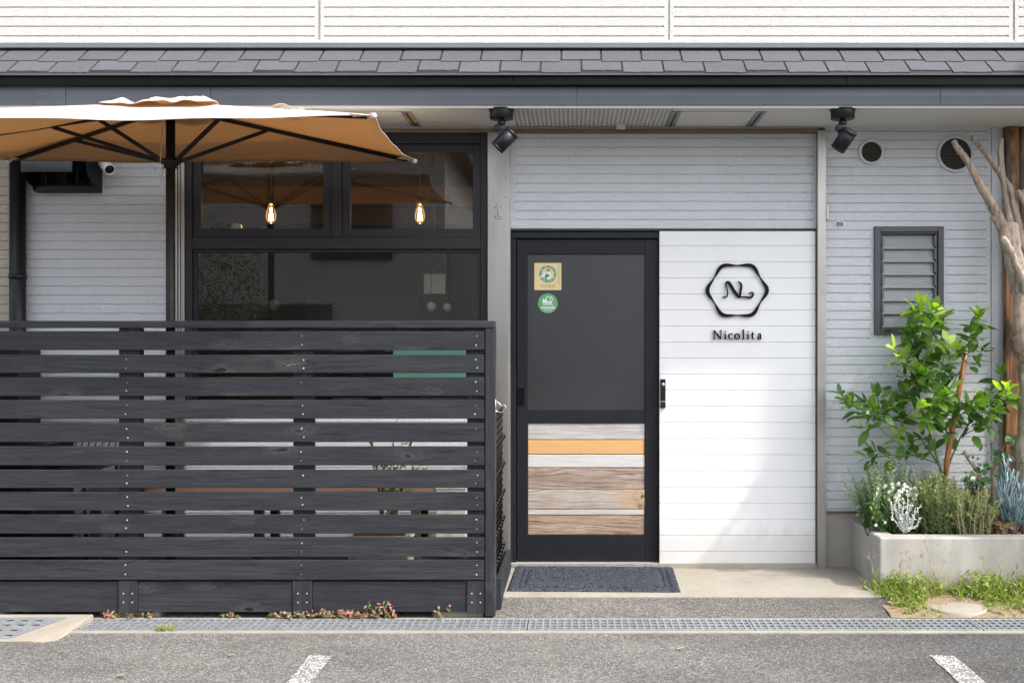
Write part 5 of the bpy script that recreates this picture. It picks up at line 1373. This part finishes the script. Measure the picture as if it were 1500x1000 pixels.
# vine
VN = thing('climbing_vine', 'vine with round leaves on a bent orange stem beside the timber post', 'vine', W(1453,780,-.22)); q = MB()
P_ = [W(a,b,-.22) for a,b in ((1452,785),(1453,740),(1453,690),(1462,676),(1468,662),(1474,640),(1480,632))]; q.tube(P_,[.006,.006,.0055,.005,.0045,.003,.002],8); q.build('stem', MAT['redstem'], VN)
lv = MB(); random.seed(14)
for (a,b,s) in ((1460,660,1),(1466,663,.9),(1475,668,.8),(1458,676,.9),(1450,679,.9),(1456,672,.8),(1470,636,1),(1484,640,1.1),(1492,655,1),(1498,680,1.2),(1490,692,1.1),(1462,695,1),(1448,698,.9),(1440,705,.9),(1494,705,1),(1476,700,.9),(1466,712,1),(1436,690,.7),(1432,700,.7),(1425,694,.7),(1418,702,.7),(1498,640,1),(1502,662,1)):
    for k in range(2): leaf(lv, W(a+random.uniform(-3,3),b+random.uniform(-3,3),-.24+random.uniform(-.06,.06)), Vector((random.uniform(-1,1),-.4,random.uniform(-.6,.5))), Vector((0,-.7,.7))+rv(.4), .058*s, .046*s, random.random(), .15, 0, 5)
lv.build('leaves', MAT['vine'], VN)
# knobbly pale shrub stem behind the rosemary
KS = thing('pruned_shrub', 'stubby pale woody shrub with a few small leaves behind the rosemary', 'shrub', W(1446,775,-.2)); q = MB(); limb(q,[(1447,775,-.2,4),(1443,735,-.2,3.6),(1436,708,-.2,3.2),(1433,695,-.2,3)],4,8,.9); limb(q,[(1433,690,-.19,3),(1423,678,-.19,3),(1415,665,-.19,2.6),(1413,659,-.19,2.2)],4,8,.9); q.build('stem', MAT['drift'], KS)
lv = MB()
for k in range(46): leaf(lv, W(random.choice((1414,1420,1428,1436,1441))+random.uniform(-9,9), random.uniform(655,725), -.2+random.uniform(-.05,.03)), rv(1)+Vector((0,-.4,.3)), rv(1)+Vector((0,-.5,.5)), .030, .017, random.uniform(.3,1), .2, 0, 4)
lv.build('leaves', MAT['vine'], KS)
RS = thing('reddish_succulent', 'low pinkish-grey succulent rosettes at the planter rim', 'succulent', W(1462,782,-.44)); q = MB(); random.seed(15)
for k in range(20):
    c = W(1443+random.uniform(0,40), 770+random.uniform(-6,12), -.43+random.uniform(-.03,.03))
    for j in range(9): leaf(q,c,Vector((math.cos(j*.7),-.4,math.sin(j*.7)*.8+.3)),(0,-1,.6),.020,.012,random.random(),-.2,0,3)
q.build('rosettes', MAT['redleaf'], RS)
q = MB(); c = W(1410,776,-.45)
for j in range(14): leaf(q,c,rv(1)+Vector((0,-.4,.4)),rv(1),.016,.012,random.random()*.4,.2,0,3)
q.build('pink_flower', MAT['pink'], loc=c, label='single dark pink flower bud low in the rosemary', cat='flower')

# ---------------------------------------------------------------- weeds, ground cover, leaves
def blades(mb, x, y, z, n, h, spread, w=.004):
    for k in range(n):
        a = random.uniform(0,6.28); d = Vector((math.cos(a)*random.uniform(.1,spread),math.sin(a)*random.uniform(.1,spread),1)).normalized(); L = h*random.uniform(.5,1.15); p = Vector((x+random.uniform(-.012,.012),y+random.uniform(-.012,.012),z)); s = d.cross(rv(1)).normalized()*w*.5; bend = Vector((d.x,d.y,-.25))*L*.45
        q1 = p+d*L*.5; q2 = p+d*L+bend; r = random.random(); mb.add([p-s,p+s,q1+s*.8,q2,q1-s*.8],[(0,1,2,4),(4,2,3)],0,r)
def soilz(y): return -.008-.040*max(0,min(1,(-.55-y)/.415))
random.seed(31); q = MB(); stalk = MB()
for k in range(950):
    y = random.uniform(-.955,-.565); left = 1.66+(-.55-y)*.10+abs(random.gauss(0,.02)); x = left+random.random()**1.15*2.3
    if (x-2.03)**2+(y+.795)**2 < .155**2: continue
    dens = .5+.5*math.sin(x*7.3+1.2)*math.sin(y*11+x*2); near = (y+.955)/.39
    if random.random() > .35+.5*dens*near+.25*near: continue
    blades(q, x, y, soilz(y), random.randint(5,11), .028+.05*near*(.5+dens), .95, .0042)
for k in range(240):   # broad-leaved weeds
    y = random.uniform(-.93,-.58); x = 1.69+random.random()*2.0
    if (x-2.03)**2+(y+.795)**2 < .15**2: continue
    for j in range(6): leaf(q, Vector((x,y,soilz(y)+random.uniform(.005,.045))), Vector((math.cos(j*1.1+k),math.sin(j*1.1+k),random.uniform(.1,.7))), Vector((0,0,1))+rv(.3), random.uniform(.018,.034), .011, random.uniform(.15,.7), .2, 0, 3)
for c_, n in (((2.27,-.64),120),((1.76,-.62),90),((1.9,-.60),50),((2.52,-.66),70)):
    for k in range(n):
        x = c_[0]+random.gauss(0,.07); y = min(-.57,c_[1]+random.gauss(0,.05)); blades(q, x, y, soilz(y), 7, .10, .8, .005)
        if k % 2 == 0:
            for j in range(4): leaf(q, Vector((x,y,random.uniform(.0,.10))), rv(1)+Vector((0,0,.4)), Vector((0,-.3,1))+rv(.4), random.uniform(.02,.04), .011, random.uniform(.2,.75), .2, 0, 3)
q.build('weeds', MAT['grass'], loc=(2.2,-.75,0), kind='stuff', label='tufty green weeds and grass growing along the foot of the planter', cat='weeds')
random.seed(33)
for k in range(85):
    x = 1.70+random.random()*1.25; y = -.575-random.random()*.10; h = random.uniform(.08,.30)*(1.0 if x < 2.1 else .8); le = random.uniform(-.10,.10); p0 = Vector((x,y,soilz(y))); tp = p0+Vector((le,random.uniform(-.03,.01),h)); mid = p0.lerp(tp,.55)+Vector((le*.15,0,.01)); stalk.tube([p0,mid,tp],[.0011,.0009,.0005],4)
    for j in range(random.randint(2,5)):
        d = Vector((random.uniform(-.6,.6),random.uniform(-.2,.2),random.uniform(.2,.8))).normalized(); stalk.tube([tp-Vector((0,0,.006*j)),tp+d*random.uniform(.02,.05)],[.0010,.0004],4)
stalk.build('dry_grass', MAT['straw'], loc=(2.2,-.6,0), kind='stuff', label='thin dry seed stalks standing against the planter face', cat='dry grass')
random.seed(34); q = MB(); fl = MB()
def creeper(px0, px1, n, h):
    for k in range(n):
        px = px0+(px1-px0)*random.random(); y = -.955+random.uniform(-.012,.05); x = X(px,y); hh = h*random.uniform(.3,1.15); z = -.052
        tp = Vector((x+random.uniform(-.03,.03),y-random.uniform(0,.02),z+hh)); q.tube([(x,y,z),tp],[.0012,.0008],4,0,.9)
        for j in range(6): leaf(q, Vector((x,y,z)).lerp(tp,random.uniform(.15,.95)), rv(1)+Vector((0,-.3,.2)), Vector((0,-.5,1))+rv(.5), random.uniform(.014,.026), .012, random.random()**1.6, .2, 0, 3)
        if random.random() < .38:
            for j in range(14): leaf(fl, tp, rv(1)+Vector((0,-.2,.4)), rv(1), .0085, .005, random.uniform(.3,1), .1, 0, 2)
creeper(412,578,120,.032); creeper(470,560,50,.045); creeper(530,580,16,.085); creeper(395,430,24,.03); creeper(152,222,26,.03); creeper(318,352,10,.025); creeper(636,660,5,.06)
q.build('ground_cover', MAT['redleaf'], loc=(-1.4,-.95,-.05), kind='stuff', label='low reddish-green creeper along the drain under the fence', cat='ground cover')
fl.build('creeper_flowers', MAT['pink'], loc=(-1.4,-.95,-.05), kind='stuff', label='tiny pink flower heads on the creeper under the fence', cat='flowers')
q = MB(); random.seed(41)
for k in range(14): blades(q, X(242+random.uniform(-14,14),-1.17), -1.175+random.uniform(-.015,.012), -.056, 7, .05, .9, .003)
q.build('grass_tuft', MAT['grass'], loc=(X(242,-1.17),-1.175,-.056), label='small pale grass tuft growing from the drain edge left of the pink flowers', cat='grass')
# fallen leaves and bits
random.seed(43)
def gz(y): return -.062-.0156*(-1.176-y) if y > -2.2 else -.078-.0178*(-2.2-y)
for (px, py, L, lab) in ((170,991,.055,'pale dry leaf lying near the left end of the lot'),(332,961,.045,'small tan dry leaf on the asphalt left of the white line'),(990,952,.045,'curled tan leaf on the asphalt below the doormat'),(1193,926,.035,'brown leaf scrap beside the drain before the step')):
    y = -1.3
    for _ in range(8): y = (-CAM_D)+(CAM_H-gz(y))*PXM*CAM_D/(py-VY)
    q = MB(); leaf(q, Vector((X(px,y),y,gz(y)+.006)), Vector((1,random.uniform(-.4,.4),.08)), (0,0,1), L, L*.4, None, -.15, 0, 4, .3); q.build('fallen_leaf', MAT['straw'], loc=(X(px,y),y,gz(y)), label=lab, cat='leaf', group='dry leaves on the asphalt')

# ================================================================== ACROSS THE STREET (seen only as reflections in the glass)
OB = thing('neighbour_house', 'grey boarded house across the street reflected in the window', 'house', (-7,-19,-.3))
q = MB(); q.box(-15,-3.2,-27,-19,-.3,6.2); q.build('wall', MAT['house'], OB)
q = MB(); q.box(-3.19,3.5,-26,-19.6,-.3,3.9); q.box(-3.19,3.7,-26.2,-19.4,3.9,4.1,1); q.build('side_wing', [MAT['house'], MAT['hroof']], OB)
q = MB(); q.add([(-15.5,-18.4,6.1),(-2.7,-18.4,6.1),(-2.7,-23,8.4),(-15.5,-23,8.4),(-15.5,-27.6,6.1),(-2.7,-27.6,6.1)],[(0,1,2,3),(3,2,5,4),(1,5,2),(0,3,4)]); q.build('roof', MAT['hroof'], OB)
q = MB(); q.box(-9.5,-6,-18.99,-18.9,-.2,2.3); q.box(-13.5,-11.5,-18.99,-18.9,3.4,4.8); q.box(-6.5,-4.5,-18.99,-18.9,3.4,4.8); q.build('window', MAT['frame'], OB)

ST_ = thing('street_tree', 'bushy street tree across the road mirrored in the lower window pane', 'tree', (-6.6,-12.5,-.25)); q = MB(); q.tube([(-6.6,-12.5,-.3),(-6.55,-12.5,1.0),(-6.6,-12.4,2.2)],[.10,.08,.04],8); q.build('trunk', MAT['twig'], ST_)
q = MB(); random.seed(51)
for k in range(4200):
    v_ = rv(1)
    if v_.length > 1: continue
    leaf(q, Vector((-6.6,-12.5,2.3))+Vector((v_.x*1.0,v_.y*.9,v_.z*1.35)), rv(1), Vector((0,0,1))+rv(.6), .10, .045, random.random()*.5, .2, 0, 3)
q.build('crown', MAT['feather'], ST_)
UP = MB(); UP.tube([(3.61,-1.1,-.3),(3.61,-1.1,2),(3.61,-1.1,4.25)],[.118,.115,.112],20)  # out-of-view pole added to cast the upright shadow edge on the white panel
UP.build('shadow_pole', MAT['block'], loc=(3.61,-1.1,-.06), label='unseen round grey pole added right of the view to shade the white board panel', cat='pole')

# ================================================================== CAMERA AND LIGHT
cam = bpy.data.cameras.new('camera'); co = bpy.data.objects.new('camera', cam); COL.objects.link(co)
co.location = (0,-CAM_D,CAM_H); co.rotation_euler = (R(90),0,0); cam.sensor_width = 36; cam.lens = 36*PXM*CAM_D/1500; cam.shift_x = -(VX-750)/1500; cam.clip_end = 2000; cam.clip_start = .05
scene.camera = co
SUN = Vector((.77,-.375,1.0)).normalized()
sl = bpy.data.lights.new('sun','SUN'); sl.energy = 1.25; sl.angle = R(1.8); sl.color = (1,.95,.87); so = bpy.data.objects.new('sun', sl); COL.objects.link(so); so.location = (6,-6,10)
so.rotation_euler = SUN.to_track_quat('Z','Y').to_euler()
w = bpy.data.worlds.new('World'); scene.world = w; w.use_nodes = True; nt = w.node_tree; bg = nt.nodes['Background']
sky = nt.nodes.new('ShaderNodeTexSky'); sky.sky_type = 'NISHITA'; sky.sun_disc = False; sky.sun_elevation = math.asin(SUN.z); sky.sun_rotation = math.atan2(SUN.x, SUN.y)
sky.dust_density = 3.0; sky.air_density = 1.0; sky.ozone_density = 1.0
hs = nt.nodes.new('ShaderNodeHueSaturation'); hs.inputs['Saturation'].default_value = .38   # thin high haze whitens the sky
nt.links.new(sky.outputs[0], hs.inputs['Color']); nt.links.new(hs.outputs[0], bg.inputs[0]); bg.inputs[1].default_value = .15
vs = scene.view_settings; vs.view_transform = 'Standard'; vs.look = 'None'; vs.exposure = 1.74; vs.gamma = 1; vs.use_curve_mapping = False
scene.cycles.max_bounces = 8; scene.cycles.transparent_max_bounces = 16; scene.cycles.use_denoising = True; scene.cycles.denoiser = 'OPENIMAGEDENOISE'; scene.cycles.denoising_input_passes = 'RGB_ALBEDO_NORMAL'; scene.cycles.denoising_prefilter = 'NONE'
